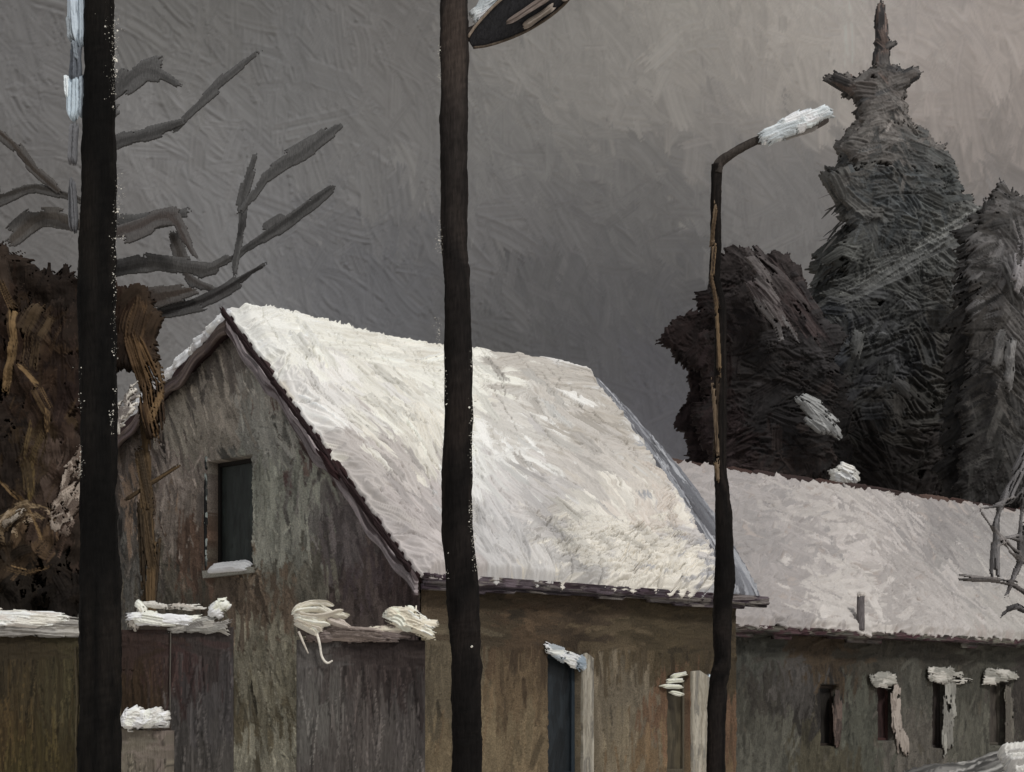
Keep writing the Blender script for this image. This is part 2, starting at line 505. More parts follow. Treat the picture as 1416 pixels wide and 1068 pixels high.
# ------------------------------------------------------------------ sky: a curved backdrop of brushed overcast cloud
KS = 0.385
R = 170.0
az = np.concatenate([np.linspace(-75, -20, 70), np.linspace(-19.5, 19.5, 900), np.linspace(20, 75, 70)])
el = np.concatenate([np.linspace(-1.5, 0, 6), np.linspace(.3, 24, 620), np.linspace(25, 52, 50)])
def sky_px(x, y):
    return CX + F * math.tan(math.radians(x)), HY - F * math.tan(math.radians(y)) / math.cos(math.radians(x))
SKYC = [(50,100,(84,83,82)),(50,300,(78,76,74)),(250,60,(88,87,84)),(250,200,(96,95,94)),(300,300,(93,93,93)),(200,340,(82,80,78)),
 (400,130,(93,93,92)),(420,330,(86,86,87)),(500,200,(98,97,95)),(500,400,(80,81,84)),(560,60,(100,98,95)),(760,60,(124,121,115)),(720,200,(105,104,101)),
 (720,330,(94,93,93)),(720,440,(76,76,76)),(850,100,(130,126,119)),(900,300,(101,100,98)),(900,420,(84,84,85)),(830,470,(79,79,81)),(900,550,(84,84,90)),
 (950,40,(146,141,131)),(1000,150,(128,123,117)),(1080,80,(155,147,136)),(1080,270,(116,114,112)),(1100,330,(108,106,104)),(1180,20,(165,158,148)),
 (1300,40,(166,154,144)),(1350,130,(164,150,140)),(1400,60,(160,148,138)),(1300,180,(140,130,122)),(1380,230,(122,114,108)),(1280,10,(150,141,136)),
 (1330,260,(125,118,112)),(1390,330,(130,125,122)),(-300,100,(80,79,78)),(-300,700,(70,68,66)),(700,-300,(130,127,122)),(1700,100,(160,150,140)),(1700,700,(110,104,100)),(100,-300,(90,89,88)),(700,700,(80,80,80)),(1300,-300,(165,155,146))]
SKYC = [(a, b, tuple(.55 * v * f + .45 * sum(c) / 3 for v, f in zip(c, (.985, .99, 1.005)))) for a, b, c in SKYC]
skyc = chooser(SKYC, sky_px, KS, 60, .03, .25)
cv = Canvas(az, el, A((98, 96, 94), KS))
XX, YY = np.meshgrid(az, el)
pxs = CX + F * np.tan(np.radians(XX)); pys = HY - F * np.tan(np.radians(YY)) / np.cos(np.radians(XX))
acc = np.zeros(XX.shape + (3,)); wsum = np.zeros(XX.shape); dm = np.full(XX.shape, 1e30)
for (a, b, c) in SKYC: dm = np.minimum(dm, (pxs - a) ** 2 + (pys - b) ** 2)
for (a, b, c) in SKYC:
    g = np.exp(-((pxs - a) ** 2 + (pys - b) ** 2 - dm) / (2 * 90.0 ** 2)); acc += g[..., None] * A(c, KS); wsum += g
cv.C = acc / wsum[..., None]
cv.layer(900, (-75, -1, 75, 52), -58, 30, (4, 9), (.8, 2.2), skyc, .06)
cv.layer(2600, (-20, 0, 20, 24), -58, 30, (1.2, 3.5), (.35, .9), skyc, .10, .9)
cv.layer(2600, (-18, 0, 18, 22), lambda x, y: -62 + 40 * math.sin(x * .35) * math.cos(y * .4), 32, (.5, 1.8), (.10, .35), skyc, .085, .75)
cv.layer(520, (-18, 0, 18, 22), -65, 16, (.6, 2.8), (.025, .06), skyc, .15, .5, .3, .2)
def sky_fn(X, Y, H):
    a, e = np.radians(X), np.radians(Y)
    r = R - H
    return np.stack([r * np.cos(e) * np.sin(a), r * np.cos(e) * np.cos(a), EYE + r * np.sin(e)], -1)
tag(cv.mesh('sky', sky_fn, M['sky']), kind='structure')

# ------------------------------------------------------------------ house with the snowy roof
UA = math.atan2(2600, 2692)
U = np.array([math.cos(UA), math.sin(UA), 0]); Vv = np.array([-math.sin(UA), math.cos(UA), 0]); Z = np.array([0, 0, 1.0])
E1 = P(580, HY, 20.0); E1[2] = 0
C0 = E1 + .15 * U + .15 * Vv                       # ground corner of gable wall and side wall
def HW(u, v, z): return C0 + np.multiply.outer(u, U) + np.multiply.outer(v, Vv) + np.multiply.outer(z, Z)
HL = 5.32                                          # wall length
ZE, ZR, VR = 3.20, 6.50, 3.28                      # eave height, ridge height, ridge position
pl = on_plane(70, 690, C0 - .15 * U, U) - C0
VL, ZL = float(pl @ Vv), float(pl[2])              # left eave, higher than the right one
GR = (ZR - ZE) / (VR + .15)
GL = (ZR - ZL) / (VL - VR)
def roof_z(v): return np.where(v < VR, ZE + (v + .15) * GR, ZR - (v - VR) * GL)

house = empty('village_house', C0, 'old village house with a tall shabby gable and a long white snowy roof', 'house')

GAB = [(310,470,(58,52,46)),(250,520,(50,45,40)),(300,560,(86,79,69)),(260,580,(80,74,64)),(370,540,(92,88,80)),(420,560,(62,49,42)),(440,600,(48,33,30)),
 (380,590,(92,90,82)),(230,660,(82,73,65)),(200,700,(84,67,50)),(240,720,(78,69,60)),(270,760,(58,42,30)),(400,680,(90,90,79)),(390,750,(95,94,83)),
 (430,700,(74,70,65)),(480,740,(66,59,57)),(520,790,(55,45,45)),(170,720,(36,33,30)),(180,780,(52,50,45)),(175,640,(40,34,29)),(190,600,(46,38,31)),(210,660,(60,52,46)),(210,790,(48,43,37)),(230,800,(55,50,40)),(330,820,(56,46,35)),
 (370,830,(74,61,46)),(420,800,(70,66,55)),(500,830,(60,50,45)),(365,900,(84,79,64)),(365,960,(79,74,58)),(340,1000,(62,55,38)),(370,1050,(90,86,71)),(560,800,(42,32,30))]
def gab_px(x, y): return proj(HW(0., x, y))
gabc = chooser(GAB, gab_px, .222, 24, .26, 1.0, .30)
VT = VL - .25
cv = Canvas(np.arange(0, VT + .02, .017), np.arange(0, 6.6, .017), A((70, 64, 55), .27))
cv.layer(1500, (0, .6, VT, 6.5), 85, 25, (.4, 1.0), (.10, .28), gabc, .03)
cv.layer(4200, (0, .8, VT, 6.5), lambda x, y: 88 if y < 4.6 else 65, 15, (.2, .9), (.04, .15), gabc, .03, .9)
cv.layer(1100, (0, .8, VT, 6.5), 70, 45, (.1, .35), (.015, .04), lambda x, y: gabc(x, y) * RNG.choice([.6, 1., 1.3, 1.5]), .024, .8)
g0 = gab_px(0, 0)
wa = on_plane(290, 640, C0, U) - C0; wb = on_plane(350, 783, C0, U) - C0
wv1, wz1, wv0, wz0 = float(wa @ Vv), float(wa[2]), float(wb @ Vv), float(wb[2])
X, Y = np.meshgrid(cv.xs, cv.ys)
ins = (X > wv0) & (X < wv1) & (Y > wz0) & (Y < wz1)
cv.H[ins] = -.20
cv.C[ins] = A((60, 52, 44), .30)
def gab_fn(X, Y, H):
    z = np.minimum(Y, roof_z(X) - .13)
    return HW(np.zeros_like(X), X, z) - U * H[..., None]
cv.mesh('gable_wall', gab_fn, M['wall'], house, keep=lambda X, Y: Y < roof_z(X) - .12)

SIDE = [(600,830,(75,62,45)),(610,900,(86,76,58)),(690,850,(60,50,35)),(720,880,(70,55,38)),(720,960,(90,74,52)),(700,1040,(102,88,64)),(800,850,(62,50,36)),
 (850,900,(78,66,47)),(860,970,(98,88,71)),(850,1040,(105,94,74)),(900,880,(62,52,34)),(930,980,(86,64,45)),(940,860,(62,52,34)),(980,900,(58,48,32)),(740,1060,(106,90,65)),(900,1050,(104,84,58))]
def side_px(x, y): return proj(HW(x, 0., y))
sidec = chooser(SIDE, side_px, .70, 26, .22, 1.0, .16)
cv = Canvas(np.arange(0, HL, .016), np.arange(0, 3.22, .016), A((75, 63, 45), .56))
cv.layer(900, (0, .3, HL, 3.1), 88, 14, (.4, 1.1), (.10, .28), sidec, .016)
cv.layer(2200, (0, .5, HL, 3.1), 88, 10, (.2, .9), (.03, .12), sidec, .022, .85)
cv.layer(350, (0, 2.5, HL, 3.1), 0, 12, (.3, .7), (.05, .13), sidec, .012, .85)
wins = []
for (x0, x1, yt) in ((757, 800, 905), (922, 952, 935)):
    a = on_plane(x0, yt, C0, Vv) - C0; b = on_plane(x1, yt, C0, Vv) - C0
    wins.append((float(a @ U), float(b @ U), float(a[2])))
X, Y = np.meshgrid(cv.xs, cv.ys)
for (u0, u1, zt) in wins:
    ins = (X > u0) & (X < u1) & (Y > 1.0) & (Y < zt)
    cv.H[ins] = -.14; cv.C[ins] = A((70, 62, 50), .56)
cv.mesh('side_wall', lambda X, Y, H: HW(X, np.zeros_like(X), Y) - Vv * H[..., None], M['wall'], house)
mb = MB()                                          # the two walls out of sight
cw = A((80, 70, 54), .5)
mb.box(HW(HL - .02, .02, 0.), -U * .14, Vv * (VT - .05), Z * 3.0, cw)
for k in range(24):                                # stepped strips close the far gable
    v0, v1 = .02 + k * (VT - .05) / 24, .02 + (k + 1) * (VT - .05) / 24
    zt = float(min(roof_z(v0), roof_z(v1))) - .14
    mb.box(HW(HL - .02, v0, 3.0), -U * .14, Vv * (v1 - v0), Z * (zt - 3.0), cw)
mb.box(HW(.05, VT, 0.), U * (HL - .1), -Vv * .14, Z * (float(roof_z(VT)) - .2), cw)
mb.build('rear_wall', M['wall'], house, False)

# attic window
def win_parts(parent, org, du, nrm, wd, ht, depth, pane_c, frame_c, k, sill=True):
    """window in an opening: lower corner org, along du, out of the wall nrm"""
    root = MB()
    t = .045
    q = org - nrm * (depth - .03)
    fr = A(frame_c, k)
    root.box(q, du * t, nrm * .05, Z * ht, fr, .004); root.box(q + du * (wd - t), du * t, nrm * .05, Z * ht, fr, .004)
    root.box(q + du * t + Z * (ht - t), du * (wd - 2 * t), nrm * .05, Z * t, fr, .004); root.box(q + du * t, du * (wd - 2 * t), nrm * .05, Z * t, fr, .004)
    wn = root.build('window', M['wood'], parent, False)
    n = 26
    c = Canvas(np.linspace(0, wd - .02, 50), np.linspace(0, ht - .02, 90), A(pane_c, k))
    pc = pal([pane_c, tuple(x * .85 for x in pane_c), tuple(x * 1.12 for x in pane_c)], k, .08)
    c.layer(60, (0, 0, wd, ht), 88, 8, (ht * .2, ht * .6), (.04, .12), pc, .004)
    o2 = q + nrm * .012 + du * .01 + Z * .01
    c.mesh('pane', lambda X, Y, H: o2 + X[..., None] * du + Y[..., None] * Z + H[..., None] * nrm, M['glass'], wn)
    return wn
aw = win_parts(house, HW(0., wv1, wz0), -Vv, -U, wv1 - wv0, wz1 - wz0, .20, (34, 38, 36), (24, 22, 20), .52)
mb = MB()
mb.box(HW(-.09, wv1 + .03, wz0 - .09), U * .26, -Vv * (wv1 - wv0 + .1), Z * .07, A((120, 118, 110), .5), .006)
sill = mb.build('sill', M['wall'], aw, False)
mb = MB()
for k in range(3):
    mb.dab(HW(-.07 + .02 * k, wv1 + .0, wz0 - .02 + .008 * k), HW(-.07 + .02 * k, wv0 - .06, wz0 - .03 + .02 * k), .10, .05, (-.5, -.5, 1), A((205, 205, 198), .62), ends=.2)
mb.build('sill_snow', M['snow'], sill)
mb = MB()
for k in range(22):                                # flaking pale paint up the left jamb
    z = wz0 + (wz1 - wz0) * RNG.uniform(0, 1)
    mb.dab(HW(-.02, wv1 + .03, z), HW(-.03, wv1 + .04 + RNG.normal(0, .015), z + RNG.uniform(.08, .22)), .035, .015, (-.7, -.7, 0), A(((120, 126, 122), (60, 62, 60), (30, 32, 32))[k % 3], .4))
mb.dab(HW(-.03, wv1 + .04, wz0 - .12), HW(-.03, wv1 + .04, wz1 + .02), .03, .02, (-.7, -.7, 0), A((24, 24, 24), .45))
mb.build('jamb_trim', M['wood'], aw)

# two low windows with pale open shutters under snow caps
for i, (u0, u1, zt) in enumerate(wins):
    wn = win_parts(house, HW(u0, 0., 1.0), U, -Vv, u1 - u0, zt - 1.0, .14, ((30, 34, 37), (66, 60, 48))[i], ((44, 52, 58), (84, 78, 66))[i], .82)
    sw = (.17, .36)[i]
    c = Canvas(np.linspace(0, sw, 24), np.linspace(0, zt - .96, 140), A((134, 128, 116), .62))
    c.layer(90, (0, 0, sw, zt - .9), 89, 5, (.25, .8), (.02, .07), pal([(134, 128, 116), (120, 114, 102), (146, 140, 128), (112, 108, 100)], .62), .006)
    tz = (.0, .07)[i]
    def sh_fn(X, Y, H, u1=u1, sw=sw, zt=zt, tz=tz):
        top = np.where(Y > zt - 1.1, Y + tz * (1 - X / sw) + .02 - .10 * np.abs(X / sw - .35), Y)
        return HW(u1 + .02 + X * .97, -.05 - H - .10 * X, top + .97)
    c.mesh('shutter', sh_fn, M['wood'], wn, back=Vv * .045)
    mb = MB()
    def gw(px, py, o=.04): return on_plane(px, py, C0 - Vv * o, Vv)
    if i == 0:
        heap(mb, gw, [(754, 892), (788, 898), (806, 912), (796, 924), (764, 908)], 14, (20, 38), (6, 10), -14, [(240, 238, 230), (214, 214, 208), (160, 166, 170)], .82, 21.5, (.4, -.8, .5), asd=9, off=.09)
        heap(mb, gw, [(790, 906), (808, 910), (812, 930), (800, 926)], 6, (14, 24), (7, 12), -40, [(140, 152, 162), (170, 178, 184)], .75, 21.5, (.4, -.8, .5), asd=15, off=.1)
    else:
        for (xa, ya, xb, yb) in ((924, 937, 952, 931), (914, 943, 950, 941), (908, 949, 950, 951), (922, 956, 948, 963)):
            mb.dab(gw(xa, ya), gw(xb, yb, .07), .05, .04, (.4, -.8, .4), A((226, 224, 208), .8), ends=.4)
        heap(mb, gw, [(978, 934), (986, 932), (986, 1000), (980, 1000)], 9, (20, 40), (4, 7), 88, [(186, 196, 204), (150, 160, 168)], .8, 23.2, (.4, -.8, .2), asd=6, off=.14)
    mb.build('snow_cap', M['snow'], wn)

# roof slabs
rf = MB()
dk = A((46, 34, 34), .5)
ND = unit(-Vv * GR + Z); NL = unit(Vv * GL + Z)
upR = unit(Vv + Z * GR); upL = unit(-Vv + Z * GL)
SR = math.hypot(VR + .15, ZR - ZE); SLn = math.hypot(VL - VR, ZR - ZL)
ra = np.array([HW(-.15, -.15, ZE), HW(HL - .2, -.15, ZE), HW(-.15, -.15, ZE) + upR * SR + U * (HL + 1.0), HW(-.15, -.15, ZE) + upR * SR])
rf.add(np.concatenate([ra, ra - ND * .10]), [(0, 1, 2, 3), (4, 7, 6, 5), (0, 4, 5, 1), (1, 5, 6, 2), (2, 6, 7, 3), (3, 7, 4, 0)], dk)
rf.box(HW(-.15, VL, ZL), U * (HL + .95), upL * (SLn - .0), -NL * .10, dk)
roof = rf.build('roof', M['wood'], house, False)
RX = .45                                           # the right verge leans out towards the crest

# bargeboard along the visible rake, in wobbly lengths
def rake_board(parent, name, du, vz0, vz1, col, wd, lift, seed):
    c = Canvas(np.linspace(0, 1, 300), np.linspace(-1, 1, 16), A(col, .36))
    L = math.hypot(vz1[0] - vz0[0], vz1[1] - vz0[1])
    c.layer(160, (0, -1, 1, 1), 0, 3, (.05, .25), (.3, .9), pal([col, tuple(x * .8 for x in col), tuple(x * 1.12 for x in col), (60, 52, 52)], .36), .016)
    pv = vz1[0] - vz0[0]; pz = vz1[1] - vz0[1]
    def fn(X, Y, H):
        wob = .03 * np.sin(X * 19 + seed) + .02 * np.sin(X * 47)
        ww = wd * (.8 + .35 * np.sin(X * 13 + 1) ** 2)
        off = Y * ww / 2 + wob + lift
        return HW(du - H, vz0[0] + pv * X - pz / L * off * -1 * np.sign(pv) * 0 + 0 * X, vz0[1] + pz * X + off * 1.25)
    return c.mesh(name, fn, M['wood'], parent, back=U * .05)
rake_board(roof, 'bargeboard', -.19, (-.13, ZE + .02), (VR + .02, ZR + .02), (104, 97, 97), .13, -.15, 1)
rake_board(roof, 'bargeboard', -.19, (VL - .05, ZL), (VR + .04, ZR), (64, 56, 52), .11, -.13, 3)
mb = MB()                                          # dark splintered boards showing between snow and bargeboard
for k in range(70):
    f = k / 69 * .95 + .02; v = -.15 + f * (VR + .15); z = ZE + f * (ZR - ZE)
    l = RNG.uniform(.15, .45)
    mb.dab(HW(-.20, v, z - .04), HW(-.21, v + l * .7, z + l * .7 - .04), .06 * RNG.uniform(.6, 1.5), .02, -U, A((34, 24, 24), .5))
mb.dab(HW(-.17, 1.55, 4.78), HW(-.20, 1.05, 4.3), .17, .05, (.0, -1, .3), A((36, 22, 22), .5))
mb.build('roof_edge', M['wood'], roof)

# snow on the roof
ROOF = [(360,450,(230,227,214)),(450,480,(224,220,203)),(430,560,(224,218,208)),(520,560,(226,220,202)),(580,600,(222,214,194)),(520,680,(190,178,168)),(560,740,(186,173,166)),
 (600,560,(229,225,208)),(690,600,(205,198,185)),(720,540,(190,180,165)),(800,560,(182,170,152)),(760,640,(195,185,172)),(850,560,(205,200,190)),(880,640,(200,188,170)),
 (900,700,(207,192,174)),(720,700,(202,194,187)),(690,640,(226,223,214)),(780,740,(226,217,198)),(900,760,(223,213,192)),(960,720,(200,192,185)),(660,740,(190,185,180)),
 (820,520,(216,213,207)),(950,660,(160,161,166)),(905,590,(172,172,175)),(985,740,(165,163,166)),(884,548,(150,152,157)),(918,592,(146,148,154)),(948,632,(142,144,150)),(972,676,(150,151,156)),(740,790,(190,184,176))]  # blue-grey entries put the shade of the right edge into the snow colour
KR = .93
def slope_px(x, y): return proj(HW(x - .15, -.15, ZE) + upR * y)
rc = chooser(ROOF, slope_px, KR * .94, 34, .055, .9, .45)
RLn = HL - .25
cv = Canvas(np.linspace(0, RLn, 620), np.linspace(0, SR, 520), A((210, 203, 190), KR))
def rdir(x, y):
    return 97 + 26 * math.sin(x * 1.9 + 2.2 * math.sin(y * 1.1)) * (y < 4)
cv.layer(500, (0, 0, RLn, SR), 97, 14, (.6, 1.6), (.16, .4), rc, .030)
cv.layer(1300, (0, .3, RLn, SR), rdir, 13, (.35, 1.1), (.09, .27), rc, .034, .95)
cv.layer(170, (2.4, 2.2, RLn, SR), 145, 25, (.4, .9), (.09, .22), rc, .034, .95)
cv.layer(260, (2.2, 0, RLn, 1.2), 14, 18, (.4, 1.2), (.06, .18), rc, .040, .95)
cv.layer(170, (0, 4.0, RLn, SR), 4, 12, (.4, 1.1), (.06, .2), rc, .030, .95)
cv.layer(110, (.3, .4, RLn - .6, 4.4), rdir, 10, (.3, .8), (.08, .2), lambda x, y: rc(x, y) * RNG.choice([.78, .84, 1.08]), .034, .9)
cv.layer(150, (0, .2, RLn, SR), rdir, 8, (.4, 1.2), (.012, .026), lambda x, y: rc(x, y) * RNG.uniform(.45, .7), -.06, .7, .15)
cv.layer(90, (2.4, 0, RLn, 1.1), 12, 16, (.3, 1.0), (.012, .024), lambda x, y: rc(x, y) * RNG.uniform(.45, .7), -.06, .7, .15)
def smooth(x): x = np.clip(x, 0, 1); return x * x * (3 - 2 * x)
wx = RNG.normal(0, 1, 64); wx2 = RNG.normal(0, 1, 64)
def wobble(t, w, amp): return amp * np.interp(np.asarray(t) % 1.0, np.linspace(0, 1, 64), w)
def snow_fn(X, Y, H):
    fx, fy = X / RLn, Y / SR
    x = X + (1 - fx) ** 6 * wobble(fy, wx, .025) + fx ** 4 * (.04 + wobble(fy, wx2, .05) + 1.12 * fy ** .8 + .14 * np.sin(fy * math.pi))
    y = Y - (1 - fy) ** 5 * (.06 + wobble(fx, wx2, .025)) + fy ** 5 * wobble(fx * .37 + .2, wx, .012)
    e = np.minimum(np.minimum(X, RLn - X) / .16, Y / .12)
    th = .02 + .12 * smooth(e) + .03 * smooth(e / 4)
    H = H * 1.45
    sag = .07 * np.sin(fx * math.pi) ** 2 * smooth(fy * 1.3) + .04 * np.exp(-((fx - .45) / .12) ** 2) * fy
    return (HW(x - .15, -.15, ZE) + upR * y[..., None]) + ND * (th + H * smooth(e + .3) - sag + .0)[..., None]
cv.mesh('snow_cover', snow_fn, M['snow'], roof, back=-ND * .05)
mb = MB()                                          # the thinner rim of snow on the far slope, and the crest
for k in range(4, 34):
    f = k / 33 * .55; v = VR + (VL - VR) * f; z = ZR - (v - VR) * GL
    mb.dab(HW(-.16, v + .10, z - .05 + .05), HW(-.12 + RNG.uniform(0, .3), v - .30, z + .14 + RNG.uniform(0, .06)), .15, .07, (-.6, -.6, .8), A(((196, 194, 190), (214, 212, 206), (172, 168, 166))[k % 3], .66), ends=.35)
mb.box(HW(-.1, VL - .1, ZL + .03), U * (HL + .2), upL * (SLn - .1), NL * .12, A((215, 212, 206), .8))
mb.build('snow_cover', M['snow'], roof)
# added strip falling outwards along the right end, the snow edge's shade in grey
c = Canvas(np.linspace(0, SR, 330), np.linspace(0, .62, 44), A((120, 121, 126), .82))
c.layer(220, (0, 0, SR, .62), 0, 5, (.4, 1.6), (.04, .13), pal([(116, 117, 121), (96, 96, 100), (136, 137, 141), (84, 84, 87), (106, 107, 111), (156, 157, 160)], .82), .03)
def vg_fn(X, Y, H):
    fy = X / SR
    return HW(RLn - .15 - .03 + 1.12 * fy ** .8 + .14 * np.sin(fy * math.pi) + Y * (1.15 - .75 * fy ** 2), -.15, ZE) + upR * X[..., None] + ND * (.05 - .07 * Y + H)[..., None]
c.mesh('verge_shade_strip', vg_fn, M['wood'], roof, back=-ND * .05)
# eave: broken slate edge with grey and dark purple pieces
def fascia(parent, frame, x0, x1, ze, out, cols, k):
    c = Canvas(np.arange(x0, x1, .02), np.arange(-.17, .03, .008), A(cols[0], k))
    pc = pal(cols, k, .15)
    c.layer(int(34 * (x1 - x0)), (x0, -.10, x1, .03), 0, 3, (.2, .75), (.05, .11), pc, .03, .95)
    c.layer(int(26 * (x1 - x0)), (x0, -.17, x1, -.08), 0, 4, (.2, .6), (.04, .09), pal([tuple(v * .8 for v in q) for q in cols], k, .15), .02, .9)
    jag = np.repeat(RNG.uniform(.1, 1.0, 200), 9)
    def fn(X, Y, H):
        y = np.where(Y < -.08, -.08 + (Y + .08) * jag[np.clip(((X - x0) / .05).astype(int), 0, 1799)], Y)
        return frame(X, out, ze + y) + (-Vv) * (H + np.where(Y > -.09, .03, 0))[..., None]
    c.mesh('fascia', fn, M['wood'], parent, back=Vv * .05)
fascia(roof, lambda x, v, z: HW(x, v + 0 * x, z), -.12, HL + .42, ZE, -.17, [(92, 86, 84), (52, 42, 48), (60, 54, 58), (118, 112, 106), (44, 34, 38), (70, 62, 66)], .58)

# ------------------------------------------------------------------ the long low outbuilding to the right
A2 = P(1030, HY, 27.0); A2[2] = 0
def BW(s, v, z): return A2 + np.multiply.outer(s, U) + np.multiply.outer(v, Vv) + np.multiply.outer(z, Z)
B0, B1 = -1.75, 15.5
BE, BR, BV = 3.0, 5.68, 2.6
barn = empty('outbuilding', BW(B0, .1, 0.), 'long low grey outbuilding with a dull snowy roof, right of the house', 'outbuilding')
WB = [(1030,900,(62,62,55)),(1030,1000,(66,64,55)),(1060,960,(52,48,42)),(1095,950,(68,64,60)),(1140,900,(62,50,35)),(1060,1040,(82,80,70)),(1180,1000,(72,72,62)),(1200,900,(58,54,45)),
 (1270,960,(68,66,58)),(1270,1010,(84,79,71)),(1350,950,(66,64,55)),(1350,1010,(80,78,68)),(1400,980,(55,50,45)),(1130,1040,(70,65,50)),(1140,985,(40,36,32)),(1300,900,(56,52,44))]
def barn_px(x, y): return proj(BW(x, .15, y))
bc = chooser(WB, barn_px, .82, 20, .24, 1.0, .15)
cv = Canvas(np.concatenate([np.arange(B0, 9.5, .022), np.arange(9.55, B1 - .1, .05)]), np.arange(0, BE, .022), A((64, 60, 52), .56))
cv.layer(900, (B0, .4, 9.5, BE), 89, 10, (.4, 1.1), (.08, .26), bc, .02)
cv.layer(2400, (B0, .6, 9.5, BE), 88, 20, (.15, .6), (.03, .12), bc, .026, .85)
cv.layer(160, (B0, 2.5, 9.5, BE), 0, 12, (.3, .8), (.05, .14), bc, .014, .85)
cv.layer(420, (9.4, .4, B1, BE), 88, 14, (.3, 1.0), (.08, .24), bc, .02, .9)
bw = []
PB = BW(0., .15, 0.)
for (x0, x1, yt, yb) in ((1134, 1158, 948, 1032), (1212, 1234, 946, 1024), (1289, 1306, 938, 1034), (1368, 1388, 944, 1030)):
    a = on_plane(x0, yt, PB, Vv) - A2; b = on_plane(x1, yb, PB, Vv) - A2
    bw.append((float(a @ U), float(b @ U), float(a[2]), float(b[2])))
X, Y = np.meshgrid(cv.xs, cv.ys)
for (a, b, zt, zb) in bw:
    ins = (X > a) & (X < b) & (Y > zb) & (Y < zt)
    cv.H[ins] = -.16
cv.mesh('front_wall', lambda X, Y, H: BW(X, .15 - H, Y), M['wall'], barn)
mb = MB()
cb = A((70, 66, 58), .5)
mb.box(BW(B0, .17, 0.), U * .12, Vv * 4.9, Z * 2.9, cb)
mb.box(BW(B1 - .25, .17, 0.), U * .12, Vv * 4.9, Z * 2.9, cb)
for k in range(20):
    v0 = .17 + k * 4.9 / 20; zt = BE + (BR - BE) * (1 - abs((v0 + .12) / BV - 1)) - .25
    for s0 in (B0, B1 - .25):
        mb.box(BW(s0, v0, 2.9), U * .12, Vv * .245, Z * max(.05, zt - 2.9), cb)
mb.box(BW(B0 + .12, 4.95, 0.), U * (B1 - B0 - .4), Vv * .12, Z * 2.9, cb)
mb.build('rear_wall', M['wall'], barn, False)
for i, (a, b, zt, zb) in enumerate(bw):
    wn = win_parts(barn, BW(a, .15, zb), U, -Vv, b - a, zt - zb, .16, ((26, 24, 22), (34, 25, 24), (34, 30, 28), (50, 46, 42))[i], ((40, 34, 30), (46, 30, 28), (40, 36, 34), (60, 56, 50))[i], .48)
    mb = MB()
    def gj(px, py, o=.04): return on_plane(px, py, BW(0., .13 - o, 0.), Vv)
    heap(mb, gj, ([(1156, 962), (1163, 975), (1160, 1020), (1152, 1026)], [(1234, 950), (1246, 952), (1248, 1015), (1256, 1036), (1242, 1034), (1235, 1000)], [(1306, 944), (1320, 944), (1320, 1034), (1304, 1034)], [(1390, 948), (1398, 948), (1400, 1026), (1393, 1026)])[i], 12, (30, 60), (4, 9), 89,
         [((84, 72, 66), (58, 50, 46)), ((138, 129, 121), (116, 107, 100)), ((130, 128, 121), (108, 106, 100)), ((92, 88, 80), (76, 72, 66))][i], .66, asd=4, off=.05, dry=.1)
    mb.build('jamb', M['wood'], wn)
    if i > 0:
        mb = MB()
        def gb(px, py, o=.04): return on_plane(px, py, BW(0., .12 - o, 0.), Vv)
        heap(mb, gb, ([(1206, 932), (1236, 932), (1240, 950), (1210, 950)], [(1286, 924), (1330, 924), (1340, 942), (1310, 946), (1288, 940)], [(1364, 926), (1404, 930), (1410, 938), (1368, 946)])[i - 1], 16, (16, 34), (6, 11), -6, [(150, 147, 139), (128, 126, 119), (176, 172, 164)], .8, 30, (.4, -.8, .5), asd=14, off=.08)
        mb.build('snow_cap', M['snow'], wn)
mb = MB()
ND2 = unit(-Vv * (BR - BE) + Z * (BV + .1)); up2 = unit(Vv * (BV + .1) + Z * (BR - BE)); S2 = math.hypot(BV + .1, BR - BE)
NL2 = unit(Vv * (BR - BE) + Z * (BV + .1)); up2l = unit(-Vv * (BV + .1) + Z * (BR - BE))
mb.box(BW(B0 - .1, -.1, BE), U * (B1 - B0 + .2), up2 * S2, -ND2 * .09, A((52, 38, 36), .5))
mb.box(BW(B0 - .1, 2 * BV + .1, BE), U * (B1 - B0 + .2), up2l * S2, -NL2 * .09, A((52, 38, 36), .5))
broof = mb.build('roof', M['wood'], barn, False)
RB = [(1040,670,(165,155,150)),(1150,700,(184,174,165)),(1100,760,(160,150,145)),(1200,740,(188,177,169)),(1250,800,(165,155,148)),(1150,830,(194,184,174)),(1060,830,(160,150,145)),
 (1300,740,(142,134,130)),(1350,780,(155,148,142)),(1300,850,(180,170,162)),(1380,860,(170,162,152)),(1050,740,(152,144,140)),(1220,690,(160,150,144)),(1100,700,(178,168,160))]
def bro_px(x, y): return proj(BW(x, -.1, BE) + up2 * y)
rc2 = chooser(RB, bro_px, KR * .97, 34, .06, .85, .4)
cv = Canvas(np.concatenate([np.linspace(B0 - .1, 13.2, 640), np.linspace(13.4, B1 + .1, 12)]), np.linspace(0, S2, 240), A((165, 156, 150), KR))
BLn = B1 - B0 + .2
cv.layer(700, (B0, 0, 13, S2), 20, 30, (.5, 1.6), (.12, .32), rc2, .026)
cv.layer(1500, (B0, 0, 13, S2), lambda x, y: 12 if x < 5 else 100, 25, (.3, 1.1), (.05, .16), rc2, .022, .9)
cv.layer(300, (B0, 0, 13, S2), 110, 25, (.2, .7), (.015, .04), rc2, .026, .7)
cv.layer(260, (B0, 0, 13, S2), 100, 25, (.3, .9), (.012, .028), lambda x, y: rc2(x, y) * RNG.uniform(.55, .8), -.04, .5, .25)
